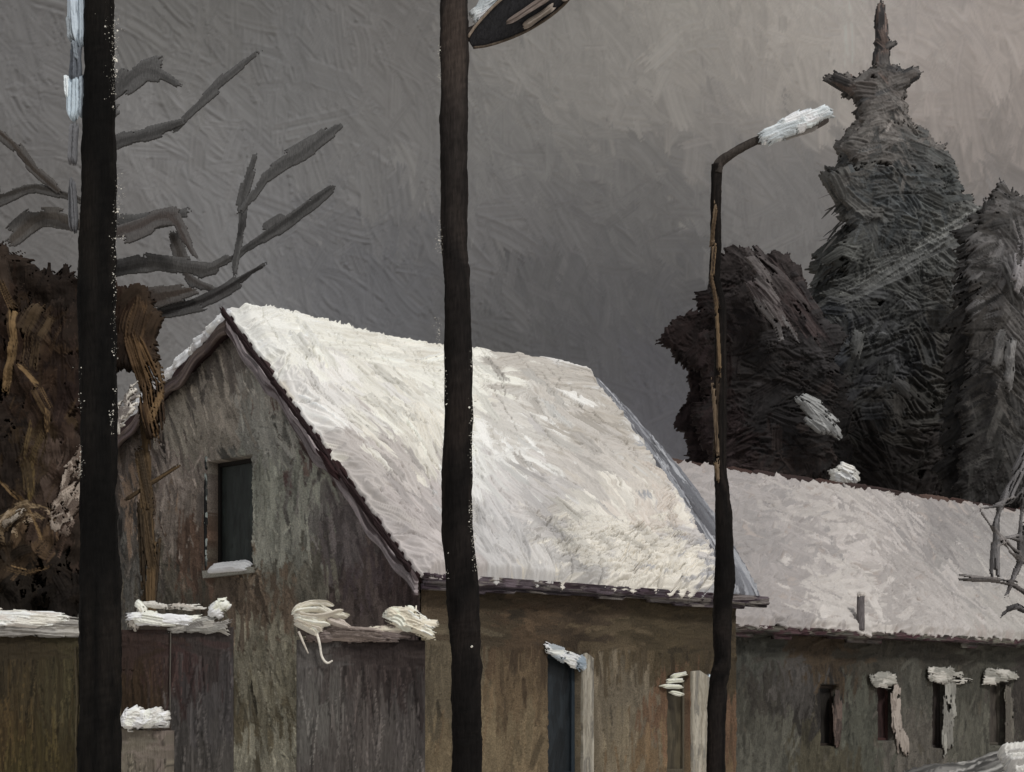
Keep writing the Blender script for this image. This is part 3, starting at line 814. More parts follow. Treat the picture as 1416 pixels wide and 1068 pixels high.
def snow2_fn(X, Y, H):
    fx, fy = (X - B0 + .1) / BLn, Y / S2
    y = Y - (1 - fy) ** 5 * (.06 + wobble(fx * 3, wx, .03)) - fy ** 8 * (.1 + wobble(fx * 2.3, wx2, .05))
    e = np.minimum(np.minimum(X - B0 + .1, B1 + .1 - X) / .15, Y / .1)
    th = .02 + .09 * smooth(e)
    return BW(X, -.1, BE) + up2 * y[..., None] + ND2 * (th + H * 1.9)[..., None]
cv.mesh('snow_cover', snow2_fn, M['snow'], broof, back=-ND2 * .05)
mb = MB()
mb.box(BW(B0 - .05, 2 * BV + .05, BE + .02), U * (B1 - B0 + .1), up2l * (S2 - .15), NL2 * .08, A((190, 184, 178), .8))
mb.build('snow_cover', M['snow'], broof, False)
fascia(broof, lambda x, v, z: BW(x, v + 0 * x, z), B0, B1 - .1, BE - .02, -.11, [(66, 50, 52), (58, 51, 47), (74, 72, 66), (58, 38, 42), (52, 48, 45), (86, 83, 75)], .62)
mb = MB()                                           # ridge boards, dark red-brown under the trees
s = B0
while s < B1 - .5:
    l = RNG.uniform(.5, 1.3)
    mb.dab(BW(s, BV, BR + .03), BW(s + l, BV, BR + .01 + RNG.normal(0, .02)), .26, .07, (.3, -.5, .8), A(((52, 38, 34), (70, 56, 50), (44, 34, 32))[RNG.integers(3)], .6), ends=.12)
    s += l * .85
mb.build('ridge_cap', M['wood'], broof)
pv = P(1190, 875, 0)
q = on_plane(1190, 872, BW(0., -.16, 0.), Vv)
mb = MB()
mb.tube([q, q + Z * .2, q + Z * .52], [.065, .065, .06], A((78, 74, 74), .55), 10, 4, .04)
mb.dab(q + Z * .54 - U * .1, q + Z * .52 + U * .12, .09, .05, (.2, -.5, 1), A((170, 164, 158), .8))
mb.build('vent_pipe', M['metal'], barn)

# ------------------------------------------------------------------ fence and dark plank gates in front of the gable
def plank_panel(parent, name, ctrl, x0, x1, yt, d, k, th, tilt=0.0):
    ctrl = [(a, b, (c[0] * .95, c[1] * .93, c[2] * .88)) for a, b, c in ctrl]
    a, b = P(x0, yt, d), P(x1, yt, d + tilt)
    ux = b - a; ux[2] = 0; W = np.linalg.norm(ux); ux = ux / W
    nr = np.array([ux[1], -ux[0], 0])
    Ht = a[2]
    c = Canvas(np.arange(0, W, .011), np.arange(0, Ht, .014), A(ctrl[0][2], k))
    def tp(x, y): return proj(np.array([a[0], a[1], 0]) + ux * x + Z * y)
    cf = chooser(ctrl, tp, k, 24, .10)
    c.layer(int(170 * W), (0, .4, W, Ht), 90, 3, (.4, 1.2), (.06, .16), cf, .014)
    c.layer(int(420 * W), (0, .6, W, Ht), 90, 5, (.25, 1.0), (.03, .10), cf, .016, .85)
    c.layer(int(160 * W), (0, .6, W, Ht), 90, 6, (.2, .8), (.012, .03), lambda x, y: cf(x, y) * RNG.choice([.4, .6, 1.5, 1.9]), .014, .8, .45)
    c.layer(int(60 * W), (0, Ht - .25, W, Ht), 0, 10, (.2, .5), (.04, .09), cf, .010, .8)
    pw = .155
    g = np.abs(((c.xs + .03 * 0) / pw) % 1 - .5) > .46
    c.H[:, g] -= .006
    base = np.array([a[0], a[1], 0])
    wt = RNG.normal(0, .012, 40)
    def fn(X, Y, H):
        top = np.where(Y > Ht - .4, Y + wt[np.clip((X / pw).astype(int), 0, 39)], Y)
        return base + X[..., None] * ux + top[..., None] * Z + H[..., None] * nr
    c.mesh(name, fn, M['wood'], parent, back=-nr * th)
    return base, ux, nr, W, Ht

FD = 18.0
fence = empty('board_fence', P(0, HY + EYE / FD * F, FD), 'dark brown board fence at the left edge under a flat snow strip', 'fence')
b, ux, nr, W, Ht = plank_panel(fence, 'boards', [(50,950,(46,40,28)),(20,1000,(54,44,28)),(90,960,(52,48,34)),(60,1050,(50,44,26)),(20,900,(42,36,26)),(90,1040,(46,40,26))], -190, 112, 872, FD, .56, .06)
mb = MB()
for k in range(7):
    mb.box(b - ux * 0 + ux * (k * .33 + .02) - nr * .12, ux * .08, nr * .055, Z * (Ht - .02), A((40, 34, 26), .5), .004)
mb.build('post', M['wood'], fence, False)
mb = MB()
def gf(px, py, o=.04): return P(px, py, FD) + nr * o
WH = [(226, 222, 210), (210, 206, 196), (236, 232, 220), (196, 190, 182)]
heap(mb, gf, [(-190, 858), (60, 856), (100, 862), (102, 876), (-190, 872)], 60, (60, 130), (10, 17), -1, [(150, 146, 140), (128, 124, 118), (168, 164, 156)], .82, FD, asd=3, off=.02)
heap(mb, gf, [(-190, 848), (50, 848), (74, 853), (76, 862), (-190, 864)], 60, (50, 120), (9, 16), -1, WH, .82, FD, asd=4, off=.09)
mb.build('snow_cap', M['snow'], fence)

GD = 18.2
gate1 = empty('plank_gate', P(245, HY + EYE / GD * F, GD), 'narrow dark plank gate with a hollow snow rim beside the thickest post', 'gate', 'dark plank gates before the gable')
b, ux, nr, W, Ht = plank_panel(gate1, 'boards', [(200,940,(42,32,22)),(205,900,(44,34,32)),(190,970,(44,34,24)),(260,900,(46,42,42)),(270,980,(62,60,62)),(300,950,(52,50,52)),(290,1050,(62,60,60)),(240,1040,(52,50,50)),(255,930,(48,34,34))], 168, 322, 868, GD, .56, .06)
mb = MB()
def g1(px, py, o=.04): return b + ux * ((px - 168) / 154 * W) + Z * (EYE + (HY - py) / F * GD) + nr * o
heap(mb, g1, [(188, 846), (262, 854), (264, 862), (200, 862), (186, 858)], 16, (30, 70), (8, 13), -4, [(240, 237, 226), (230, 226, 214)], .82, GD, asd=6, off=.1)
heap(mb, g1, [(186, 830), (196, 832), (206, 850), (192, 850)], 6, (14, 24), (6, 10), -50, [(230, 226, 214), (212, 208, 196)], .82, GD, asd=14, off=.09)
heap(mb, g1, [(196, 832), (270, 838), (272, 844), (200, 838)], 9, (30, 60), (4, 7), -4, [(196, 192, 184), (168, 160, 150)], .82, GD, asd=5, off=.07)
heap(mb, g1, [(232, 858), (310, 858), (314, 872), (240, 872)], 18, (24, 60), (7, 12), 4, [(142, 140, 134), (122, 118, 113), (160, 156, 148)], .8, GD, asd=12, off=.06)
heap(mb, g1, [(178, 852), (192, 852), (190, 872), (176, 870)], 8, (10, 22), (5, 9), 70, [(176, 170, 160), (130, 124, 114)], .8, GD, off=.06)
mb.build('snow_cap', M['snow'], gate1)
mb = MB()
heap(mb, g1, [(292, 838), (306, 830), (316, 838), (304, 852), (292, 852)], 8, (14, 26), (10, 14), 40, [(246, 242, 226), (236, 230, 212)], .83, GD, asd=15, off=.12)
mb.build('snow_lump', M['snow'], gate1)
mb = MB()
mb.box(g1(186, 862, -.10), ux * (W * .84), nr * .12, -Z * .07, A((62, 56, 50), .55), .006)
mb.build('top_rail', M['wood'], gate1, False)
mb = MB()
mb.tube([g1(237, 862, .03), g1(236, 930, .03), g1(236, 985, .03)], .006, A((76, 72, 66), .6), 6, 8, .1)
mb.build('batten', M['wood'], gate1)

gate2 = empty('plank_gate', P(500, HY + EYE / GD * F, GD), 'wide dark plank gate with tangled snow strands dangling from its left corner', 'gate', 'dark plank gates before the gable')
b2, ux2, nr2, W2, Ht2 = plank_panel(gate2, 'boards', [(430,920,(74,72,73)),(440,1000,(78,77,77)),(480,950,(60,55,55)),(520,920,(48,42,42)),(500,1000,(70,66,66)),(550,1000,(60,57,58)),(575,950,(36,30,30)),(450,1050,(64,61,61)),(540,1050,(68,65,65)),(520,890,(36,30,30))], 410, 588, 884, GD, .56, .06)
def g2(px, py, o=.04): return b2 + ux2 * ((px - 410) / 178 * W2) + Z * (EYE + (HY - py) / F * GD) + nr2 * o
mb = MB()
mb.box(g2(412, 878, -.08), ux2 * W2 * .98, nr2 * .13, Z * .06, A((74, 66, 62), .55), .008)
mb.dab(g2(440, 874, .06), g2(540, 880, .06), .09, .05, (.1, -.8, .4), A((112, 102, 96), .6))
mb.build('top_rail', M['wood'], gate2, False)
mb = MB()
for k in range(10):                                 # the coil of snow at the left corner
    a = k / 9
    mb.dab(g2(402 + 6 * a + RNG.normal(0, 2), 846 + 16 * a, .05 + .03 * math.sin(a * 3)), g2(432 + 46 * (1 - a) * RNG.uniform(.5, 1) + 8, 872 - 34 * (1 - a) ** 1.3 + 8 * a, .08), .034, .045, (.1, -.8, .6), A(((214, 208, 194), (196, 188, 174), (224, 220, 206))[k % 3], .8), bend=(.12, -.16)[k % 2] * (1 - a), ends=.12)
mb.dab(g2(432, 836), g2(490, 856), .07, .05, (.1, -.8, .6), A((205, 200, 186), .8), bend=-.1)
mb.dab(g2(440, 852), g2(492, 872), .07, .05, (.1, -.8, .6), A((190, 180, 170), .8))
mb.dab(g2(450, 868), g2(545, 876), .05, .04, (.1, -.8, .6), A((150, 138, 130), .75))
heap(mb, g2, [(538, 846), (570, 842), (598, 862), (594, 880), (560, 868), (536, 858)], 22, (22, 48), (9, 16), -18, [(240, 234, 212), (226, 218, 196), (208, 200, 182)], .82, GD, asd=14, off=.14)
heap(mb, g2, [(500, 868), (560, 864), (590, 874), (520, 878)], 14, (30, 60), (4, 7), 2, [(170, 158, 146), (120, 108, 100), (206, 198, 180)], .8, GD, asd=10, off=.08)
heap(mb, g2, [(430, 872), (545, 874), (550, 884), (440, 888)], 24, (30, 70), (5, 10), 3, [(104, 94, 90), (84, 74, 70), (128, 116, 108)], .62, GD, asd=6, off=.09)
mb.tube([g2(438, 872, .07), g2(443, 890, .08), g2(446, 908, .07), g2(453, 917, .07), g2(461, 914, .07)], [.016, .013, .012, .012, .008], A((214, 208, 196), .8), 8, 8, .06)
mb.tube([g2(414, 874, .06), g2(420, 888, .07), g2(427, 904, .05)], [.014, .011, .006], A((190, 182, 170), .8), 8, 8, .06)
mb.tube([g2(574, 856, .05), g2(576, 838, .05)], [.012, .006], A((220, 214, 200), .8), 8, 5, .06)
mb.build('snow_cap', M['snow'], gate2)

SD = 16.4
stub = empty('plank_box', P(200, HY + EYE / SD * F, SD), 'short grey plank box with a ragged white heap of snow on top', 'wooden box')
bs, uxs, nrs, Ws, Hs = plank_panel(stub, 'boards', [(180,1030,(98,94,88)),(205,1030,(104,96,94)),(225,1040,(92,86,82)),(200,1060,(100,96,88)),(170,1060,(80,78,72))], 163, 232, 1008, SD, .60, .36)
mb = MB()
def gs(px, py, o=-.1): return bs + uxs * ((px - 163) / 69 * Ws) + Z * (EYE + (HY - py) / F * SD) + nrs * o
heap(mb, gs, [(170, 1000), (180, 984), (196, 978), (212, 984), (232, 982), (234, 1000), (214, 1006), (196, 1003), (180, 1008)], 34, (14, 30), (8, 15), 25, [(244, 241, 230), (228, 226, 216), (206, 203, 196)], .82, SD, asd=22, off=.12)
mb.box(gs(172, 1007, -.30), uxs * Ws * .8, nrs * .28, Z * .06, A((235, 232, 222), .82), .01)
mb.build('snow_cap', M['snow'], stub)

# ------------------------------------------------------------------ lamp posts
def streaky(lo, hi, tint, seed, top=None):
    ph = np.random.default_rng(seed).uniform(0, 6, 8)
    def f(V):
        a = np.sin(V[:, 0] * 160 + ph[0] + .8 * np.sin(V[:, 2] * 1.7)) * .5 + .5
        b = np.sin(V[:, 2] * 3.1 + ph[1]) * np.sin(V[:, 2] * 1.1 + ph[2]) * .5 + .5
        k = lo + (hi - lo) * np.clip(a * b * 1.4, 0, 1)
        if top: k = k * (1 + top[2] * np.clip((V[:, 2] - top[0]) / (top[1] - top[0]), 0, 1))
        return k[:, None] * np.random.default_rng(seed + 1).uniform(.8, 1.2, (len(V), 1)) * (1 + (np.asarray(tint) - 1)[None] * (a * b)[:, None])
    return f

def pole(parent, pts, d, col, seed, rough=.045):
    mb = MB()
    Pp, rr = [], []
    for (x, y, wd) in pts:
        Pp.append(P(x, y, d)); rr.append(wd / 2 / F * d)
    x, y, wd = pts[-1]
    base = P(x, HY + EYE / d * F, d); Pp.append(base); rr.append(wd / 2 / F * d * 1.05)
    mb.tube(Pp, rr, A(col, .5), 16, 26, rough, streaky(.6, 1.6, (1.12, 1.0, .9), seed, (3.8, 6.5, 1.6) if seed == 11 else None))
    return mb.build('pole', M['metal'], parent)

def flecks(parent, spots, d, r, n, col=(205, 200, 188), name='snow_flecks'):
    """frozen snow caught on the edges: spots = (px, y0, y1, spread)"""
    mb = MB()
    V, Fq, C = [], [], []
    for (x, y0, y1, sp, cnt) in spots:
        cl = RNG.uniform(y0, y1, max(2, cnt // 5))
        for _ in range(int(cnt * 3.2)):
            px = x + RNG.normal(0, sp * .7); py = np.clip(RNG.choice(cl) + RNG.normal(0, 9), y0, y1)
            s = min(RNG.lognormal(-.6, .55), 2.6) / F * d
            p = P(px, py, d - r * RNG.uniform(.3, 1.0))
            mb.dab(p + np.array([RNG.normal(0, s), 0, s * RNG.uniform(.2, 2)]), p + np.array([RNG.normal(0, s), 0, -s * RNG.uniform(.2, 2)]), s * 1.5, s * .25, (RNG.normal(0, .4), -1, .3), A(col, .74) * RNG.uniform(.5, 1.15), nu=7, nv=6, ends=.7)
    tag(mb.build(name, M['snow'], parent), kind='stuff')

GRP = 'lamp posts standing before the houses'
D1 = 13.5
l1 = empty('lamp_post', P(137, HY + EYE / D1 * F, D1), 'thickest black post with pale ice crusted down its upper left side', 'lamp post', GRP)
pole(l1, [(136, -420, 38), (136, -60, 40), (137, 60, 42), (137, 160, 44), (136, 300, 50), (134, 420, 53), (136, 560, 50), (137, 700, 50), (138, 820, 56), (139, 940, 58), (138, 1068, 60)], D1, (12, 11, 10), 3)
mb = MB()
for (x0, y0, x1, y1, wd, c) in ((100, -40, 106, 70, 20, (176, 186, 194)), (112, -30, 113, 80, 16, (150, 160, 168)), (98, 20, 101, 62, 12, (130, 136, 140)), (103, 55, 108, 92, 12, (110, 116, 122)), (104, 100, 101, 176, 20, (172, 184, 192)),
                                  (113, 96, 111, 170, 12, (150, 160, 168)), (93, 100, 95, 140, 8, (200, 206, 208)), (106, 60, 104, 120, 18, (86, 90, 96)), (104, 165, 100, 240, 14, (96, 96, 98)), (100, 240, 103, 330, 12, (86, 86, 88))):
    mb.dab(P(x0, y0, D1), P(x1, y1, D1), wd / F * D1, .04, (-.3, -1, .1), A(c, .72), ends=.25)
mb.build('ice_crust', M['snow'], l1)
mb = MB()
mb.tube([P(105, 895, D1), P(107, 960, D1), P(106, 1010, D1), P(107, 1090, D1), P(107, HY + EYE / D1 * F, D1)], .011, A((84, 76, 60), .75), 8, 10, .12)
mb.tube([P(164, 905, D1), P(165, 960, D1), P(163, 1000, D1), P(164, HY + EYE / D1 * F, D1)], .006, A((74, 66, 56), .75), 6, 10, .12)
mb.build('light_edge_strip', M['metal'], l1)  # thin tan pipes along the post's edges
flecks(l1, [(158, 0, 130, 4, 46), (150, 90, 160, 10, 14), (164, 240, 330, 6, 34), (158, 330, 560, 3, 40), (112, 480, 660, 4, 40), (150, 0, 60, 12, 20), (155, 560, 600, 3, 18)], D1, .12, 0)

D2 = 13.7
l2 = empty('lamp_post', P(644, HY + EYE / D2 * F, D2), 'black brown post carrying a tilted lamp head at the top edge', 'lamp post', GRP)
pole(l2, [(627, -130, 36), (628, -40, 38), (628, 60, 40), (628, 200, 38), (628, 330, 36), (632, 400, 36), (634, 560, 40), (632, 700, 42), (640, 830, 46), (644, 900, 42), (645, 1000, 42), (646, 1068, 42)], D2, (17, 15, 14), 11)
flecks(l2, [(608, 60, 160, 2, 14), (608, 300, 350, 4, 22), (606, 440, 500, 3, 18), (653, 480, 780, 4, 90), (615, 480, 560, 3, 16), (655, 700, 790, 5, 40), (622, 700, 800, 3, 14), (650, 800, 900, 3, 10)], D2, .1, 0)

def lamp_head(parent, root_p, tip_p, wd, ht, tilt, shell_c, lens_c, k, d, seed, rim=True):
    """cobra-head lantern: shell open below with a lens, long axis root to tip; tilt rolls the underside towards the street"""
    ax = unit(tip_p - root_p); L = np.linalg.norm(tip_p - root_p)
    sd = unit(np.cross(ax, np.array([0, 0, 1.0]))); up = np.cross(sd, ax)
    ct, st = math.cos(tilt), math.sin(tilt)
    sd, up = sd * ct + up * st, up * ct - sd * st
    n, m = 30, 20
    s = np.linspace(0, 1, n); a = np.linspace(0, math.pi, m)
    prof = np.sin(np.clip(s * .93 + .05, 0, 1) * math.pi) ** .45 * (.55 + .45 * s ** .6)
    S, Aa = np.meshgrid(s, a, indexing='ij'); Pr = prof[:, None]
    V1 = root_p + ax * (S * L)[..., None] + sd * (np.cos(Aa) * Pr * wd / 2)[..., None] + up * (np.sin(Aa) * Pr * ht)[..., None]
    V2 = root_p + ax * (S * L)[..., None] + sd * (np.cos(Aa) * Pr * wd / 2)[..., None] - up * (np.sin(Aa) * .02 * Pr)[..., None]
    i, j = np.meshgrid(np.arange(n - 1), np.arange(m - 1), indexing='ij')
    f = np.stack([i * m + j, (i + 1) * m + j, (i + 1) * m + j + 1, i * m + j + 1], -1).reshape(-1, 4)
    mb = MB(); mb.add(V1, f, A(shell_c, k)); mb.add(V2, f[:, ::-1], A(shell_c, k) * .8)
    hd = mb.build('lamp_head', M['metal'], parent)
    def q(fs, fw, h): return root_p + ax * (fs * L) + sd * (fw * wd / 2) + up * h
    mb = MB()
    for (s0, s1, w0, c) in lens_c:
        mb.dab(q(s0, w0, -.03), q(s1, w0 * .9, -.035), wd * .14, .03, -up, A(c, k), ends=.1)
    mb.build('lamp_lens', M['glass'], hd)
    if rim:
        mb = MB()
        for sg in (-1, 1):
            idx = np.linspace(0, n - 1, 9).astype(int)
            path = [root_p + ax * (s[t] * L) + sd * (sg * prof[t] * wd / 2) - up * .015 for t in idx]
            mb.tube(path, [.010] * 9, A(((70, 62, 54), (122, 110, 98))[int(sg > 0)], k), 8, 5, .08)
        mb.build('rim', M['metal'], hd)
    return hd, q, up
r2 = P(650, 58, D2); t2 = P(796, -36, D2)
hd, q, up = lamp_head(l2, r2, t2, .38, .14, math.radians(50), (44, 44, 46), [(.30, .78, -.10, (104, 94, 88)), (.42, .74, -.58, (122, 113, 104)), (.80, .92, -.5, (132, 122, 114))], .62, D2, 5)
mb = MB()
def gl(px, py, o=.05): return P(px, py, D2 + .06) + np.array([0, -o, 0])
heap(mb, gl, [(650, 24), (664, 6), (690, -14), (720, -24), (700, -2), (664, 32)], 22, (20, 44), (8, 14), 38, [(206, 210, 210), (176, 182, 184), (228, 228, 224)], .8, D2, asd=16, off=.05)
mb.build('snow_cap', M['snow'], hd)
mb = MB()
mb.tube([P(628, 70, D2), P(640, 54, D2), P(652, 44, D2), P(672, 34, D2)], [.05, .045, .04, .03], A((34, 30, 28), .5), 10, 8, .04)
mb.build('arm', M['metal'], l2)

D3 = 20.0
l3 = empty('lamp_post', P(992, HY + EYE / D3 * F, D3), 'thin crooked lamp post, its small lamp head under a white lid of snow', 'lamp post', GRP)
pole(l3, [(991, 228, 15), (990, 290, 15), (990, 340, 15), (988, 385, 16), (996, 425, 16), (996, 520, 17), (996, 640, 17), (1000, 700, 22), (1002, 800, 28), (998, 860, 26), (999, 910, 24), (992, 960, 26), (990, 1068, 25)], D3, (17, 15, 14), 23, .06)
xs3 = [(987, 285), (986, 340), (985, 385), (993, 428), (992, 520), (991, 640), (993, 668)]
body('light_edge_strip', l3, at_depth(D3 - .05), (960, 270, 1020, 690), sweep(xs3, 5.5, ctl_any([(98, 82, 63), (74, 61, 47), (52, 43, 35), (116, 100, 82)], .86), 4, .9, .35, .22, .3), M['metal'], .035, .0077, .8, 3, 0, 2.5)  # raised ochre strip: the highlight down the post's left side, put into colour
mb = MB()
mb.tube([P(991, 240, D3), P(994, 226, D3), P(1010, 214, D3), P(1035, 200, D3), P(1062, 188, D3)], [.06, .055, .05, .05, .04], A((44, 40, 37), .5), 10, 8, .08)
mb.build('arm', M['metal'], l3)
r3 = P(1048, 198, D3); t3 = P(1146, 166, D3)
hd, q, up = lamp_head(l3, r3, t3, .26, .10, math.radians(20), (70, 66, 64), [(.25, .85, 0., (96, 92, 88))], .45, D3, 9, False)
mb = MB()
def gl3(px, py, o=.05): return P(px, py, D3 - .05) + np.array([0, -o, 0])
heap(mb, gl3, [(1054, 192), (1072, 172), (1106, 158), (1136, 154), (1142, 160), (1120, 176), (1090, 186), (1064, 196)], 30, (24, 52), (8, 14), 20, [(210, 216, 216), (230, 233, 229), (186, 192, 194)], .82, D3, asd=9, off=.1)
mb.build('snow_cap', M['snow'], hd)

# ------------------------------------------------------------------ trees
KT = .54
def ctl(L, k=KT, sig=30, jit=.14, pick=.8, grey=0.0): return chooser(L, ident, k, sig, jit, pick, grey)
def loose(parent, poly, d, n, cols, k, L, W, dirs):
    """loose twigs and needles standing out of a crown"""
    mb = MB()
    q = sample_poly(poly, n)
    pos = at_depth(d)(q[:, 0], q[:, 1], RNG.uniform(-.3, .6, n))
    cc = np.array([A(c, k) for c in cols])
    mb.ribbons(pos, dirs(q, n), RNG.uniform(*L, n), RNG.uniform(*W, n), cc[RNG.integers(0, len(cc), n)] * RNG.uniform(.8, 1.2, (n, 1)), droop=.1)
    return mb

# the tall spruce
DS = 45.0
spruce = empty('spruce_tree', P(1218, HY + EYE / DS * F, DS), 'tall dark spruce with a bare spike at its tip, above the outbuilding roof', 'tree', 'trees behind the outbuilding')
mb = MB()
mb.tube([P(1222, HY + EYE / DS * F, DS), P(1224, 700, DS), P(1222, 400, DS), P(1220, 200, DS), P(1218, 95, DS), P(1217, 24, DS)], [.34, .30, .24, .16, .13, .05], A((34, 32, 32), .45), 10, 10, .05)
mb.build('trunk', M['bark'], spruce)
SPR = [(1218,40,(40,40,41)),(1222,85,(48,48,49)),(1204,52,(88,72,64)),(1160,125,(42,40,39)),(1210,120,(70,64,60)),(1250,105,(68,64,61)),(1210,150,(78,74,70)),(1215,190,(84,79,74)),(1250,170,(88,82,77)),
 (1200,220,(76,72,68)),(1240,230,(58,58,57)),(1280,220,(66,66,64)),(1180,260,(66,64,60)),(1220,270,(52,55,56)),(1260,270,(50,53,54)),(1290,260,(62,64,62)),(1160,260,(70,68,64)),(1230,320,(54,56,56)),
 (1270,320,(62,62,58)),(1200,310,(56,56,54)),(1160,370,(62,62,58)),(1200,390,(52,52,49)),(1250,390,(50,50,48)),(1300,370,(66,66,63)),(1340,340,(72,72,69)),(1150,420,(56,56,54)),(1200,440,(60,60,60)),
 (1220,470,(42,42,41)),(1260,460,(38,38,37)),(1300,440,(52,50,46)),(1350,430,(60,57,52)),(1250,520,(48,48,49)),(1150,500,(40,40,42)),(1200,540,(42,41,39)),(1300,530,(46,44,40)),(1350,520,(38,36,35)),
 (1330,580,(34,33,33)),(1250,590,(42,39,35)),(1180,600,(38,36,34)),(1220,640,(32,28,26)),(1300,640,(36,32,30)),(1120,470,(44,46,50))]
sc_ = ctl(SPR, .49, 30, .14, .8, .35)
side = lambda x, y: (28 if x < 1222 else -28) if y < 420 else (38 if math.sin(x * .03 + y * .02) > 0 else -30)
SP_T = [([(1213, 22), (1220, 14), (1226, 60), (1227, 100), (1210, 100), (1212, 50)], 34, 88, 5, (24, 50), (6, 11)),
        ([(1172, 116), (1190, 116), (1204, 100), (1234, 98), (1252, 108), (1242, 122), (1238, 138), (1192, 136), (1180, 130)], 50, side, 14, (20, 44), (7, 14)),
        ([(1192, 130), (1240, 130), (1250, 170), (1268, 200), (1176, 205), (1190, 170)], 70, side, 30, (22, 52), (8, 18)),
        ([(1164, 196), (1262, 186), (1304, 210), (1318, 248), (1298, 284), (1192, 284), (1182, 236)], 130, side, 30, (24, 60), (9, 20)),
        ([(1144, 246), (1166, 238), (1190, 262), (1200, 300), (1172, 296), (1154, 272)], 24, -52, 12, (24, 50), (10, 18)),
        ([(1172, 258), (1310, 250), (1334, 290), (1372, 330), (1168, 340)], 160, side, 30, (26, 64), (11, 28)),
        ([(1148, 338), (1340, 300), (1400, 300), (1404, 470), (1110, 480), (1124, 410), (1134, 364)], 300, side, 26, (30, 80), (12, 34)),
        ([(1104, 455), (1385, 440), (1404, 560), (1410, 690), (1060, 690), (1084, 560)], 360, side, 34, (30, 90), (14, 36))]
def sp_layer(k, dens, fr=True, detail=True):
    ds = []
    for (pl_, n_, an, sd_, L_, W_) in SP_T:
        q = shrink(pl_, 1220, k)
        ds.append(fill(q, int(n_ * dens), an, sd_, L_, W_, sc_, .55))
        if fr and pl_[0][1] > 60: ds.append(fringe(q, 8, (20, 74), (4, 11), sc_, .35, 22))
    for (a, b, c_) in (((1205, 124), (1172, 122), (1144, 108)), ((1232, 118), (1252, 110), (1272, 100)), ((1196, 215), (1172, 208), (1156, 200)), ((1262, 205), (1290, 214), (1318, 228)), ((1194, 300), (1160, 275), (1136, 240)),
                       ((1290, 270), (1318, 282), (1344, 276)), ((1180, 360), (1150, 350), (1126, 362)), ((1160, 430), (1128, 424), (1100, 438)), ((1240, 60), (1224, 70), (1210, 58))):
        pts = shrink([a, b, c_], 1220, k ** .5)
        ds.append(sweep(pts, [20, 17, 9] if b[1] > 90 else [6, 7, 5], sc_, 3, .6, .1, .2, .4))
    if detail:
        ds.append(fill(shrink([(1190, 140), (1260, 140), (1340, 400), (1390, 660), (1100, 660), (1140, 400)], 1220, k), 260, side, 26, (16, 60), (2, 6), lambda x, y: sc_(x, y) * RNG.choice([.6, .75, 1.35, 1.6]), .5, .5))
    return both(*ds)
sw_ = [sweep([(1180 + a, 402 + b), (1275 + a, 346 + b), (1375 + a, 290 + b)], RNG.uniform(3, 7), ctl([(0, 0, (86, 86, 84)), (0, 0, (66, 66, 65)), (0, 0, (100, 100, 97))]), 1, .8, .3, .1) for a, b in RNG.normal(0, 12, (9, 2))]
crown('crown', spruce, DS, (1020, -16, 1440, 715), [(-1.3, sp_layer(.82, .5, True, False)), (0, sp_layer(1.0, .9)), (1.3, both(sp_layer(.74, .7), *sw_))], M['leaf'], .18, 1.2, 2.8, A((50, 48, 46), KT))
mb = loose(spruce, [(1160, 240), (1290, 230), (1330, 330), (1380, 420), (1120, 470), (1140, 350)], DS - .6, 260, [(58, 58, 56), (44, 44, 44), (74, 72, 70)], KT, (.2, .6), (.03, .07), lambda q, n: np.stack([np.sign(q[:, 0] - 1222) * RNG.uniform(.5, 1, n), RNG.normal(0, .3, n), RNG.uniform(-.8, .0, n)], 1))
mb.build('needles', M['leaf'], spruce)
patchc = lambda c: ctl([(0, 0, c), (0, 0, tuple(v * .8 for v in c)), (0, 0, tuple(min(245, v * 1.15) for v in c))], .85, 30, .06)
for (pl_, an, c) in (([(1312, 412), (1322, 378), (1344, 362), (1350, 372), (1334, 400), (1318, 414)], 62, (98, 97, 94)), ([(1180, 462), (1192, 460), (1188, 492), (1178, 490)], 70, (82, 82, 80)), ([(1238, 524), (1252, 532), (1254, 548), (1242, 542)], -45, (80, 78, 76))):
    body('snow_patch', spruce, at_depth(DS - 2.05), (1160, 340, 1370, 570), fill(pl_, 14, an, 10, (18, 36), (5, 10), patchc(c), .8, .2), M['snow'], .10, .0173, 1.2, 6, 0, 2)

# dark red-brown tree in front of it
DB = 41.0
brown = empty('brown_tree', P(1035, HY + EYE / DB * F, DB), 'broad dark red brown tree behind the thin crooked lamp post', 'tree', 'trees behind the outbuilding')
mb = MB()
mb.tube([P(1035, HY + EYE / DB * F, DB), P(1036, 700, DB), P(1040, 550, DB), P(1046, 420, DB), P(1050, 370, DB)], [.3, .26, .2, .12, .05], A((34, 26, 24), .45), 10, 8, .05)
mb.build('trunk', M['bark'], brown)
BRN = [(1010,380,(44,36,34)),(1050,370,(50,42,40)),(1080,400,(58,48,46)),(950,460,(38,26,24)),(980,480,(30,22,20)),(980,520,(34,22,20)),(960,580,(36,24,24)),(1000,600,(32,22,21)),(980,640,(44,32,32)),
 (1030,450,(36,30,29)),(1050,500,(34,29,27)),(1090,520,(33,30,29)),(1030,560,(32,27,26)),(1080,580,(34,31,31)),(1120,600,(38,33,31)),(1050,640,(44,32,29)),(1110,640,(46,36,32)),(1150,610,(36,33,32)),(1120,450,(50,46,46))]
bc_ = ctl(BRN, .70, 30, .14, .8, .45)
bdir = lambda x, y: 40 if x < 1000 else (-48 if y < 470 else 20 * math.sin(x * .05))
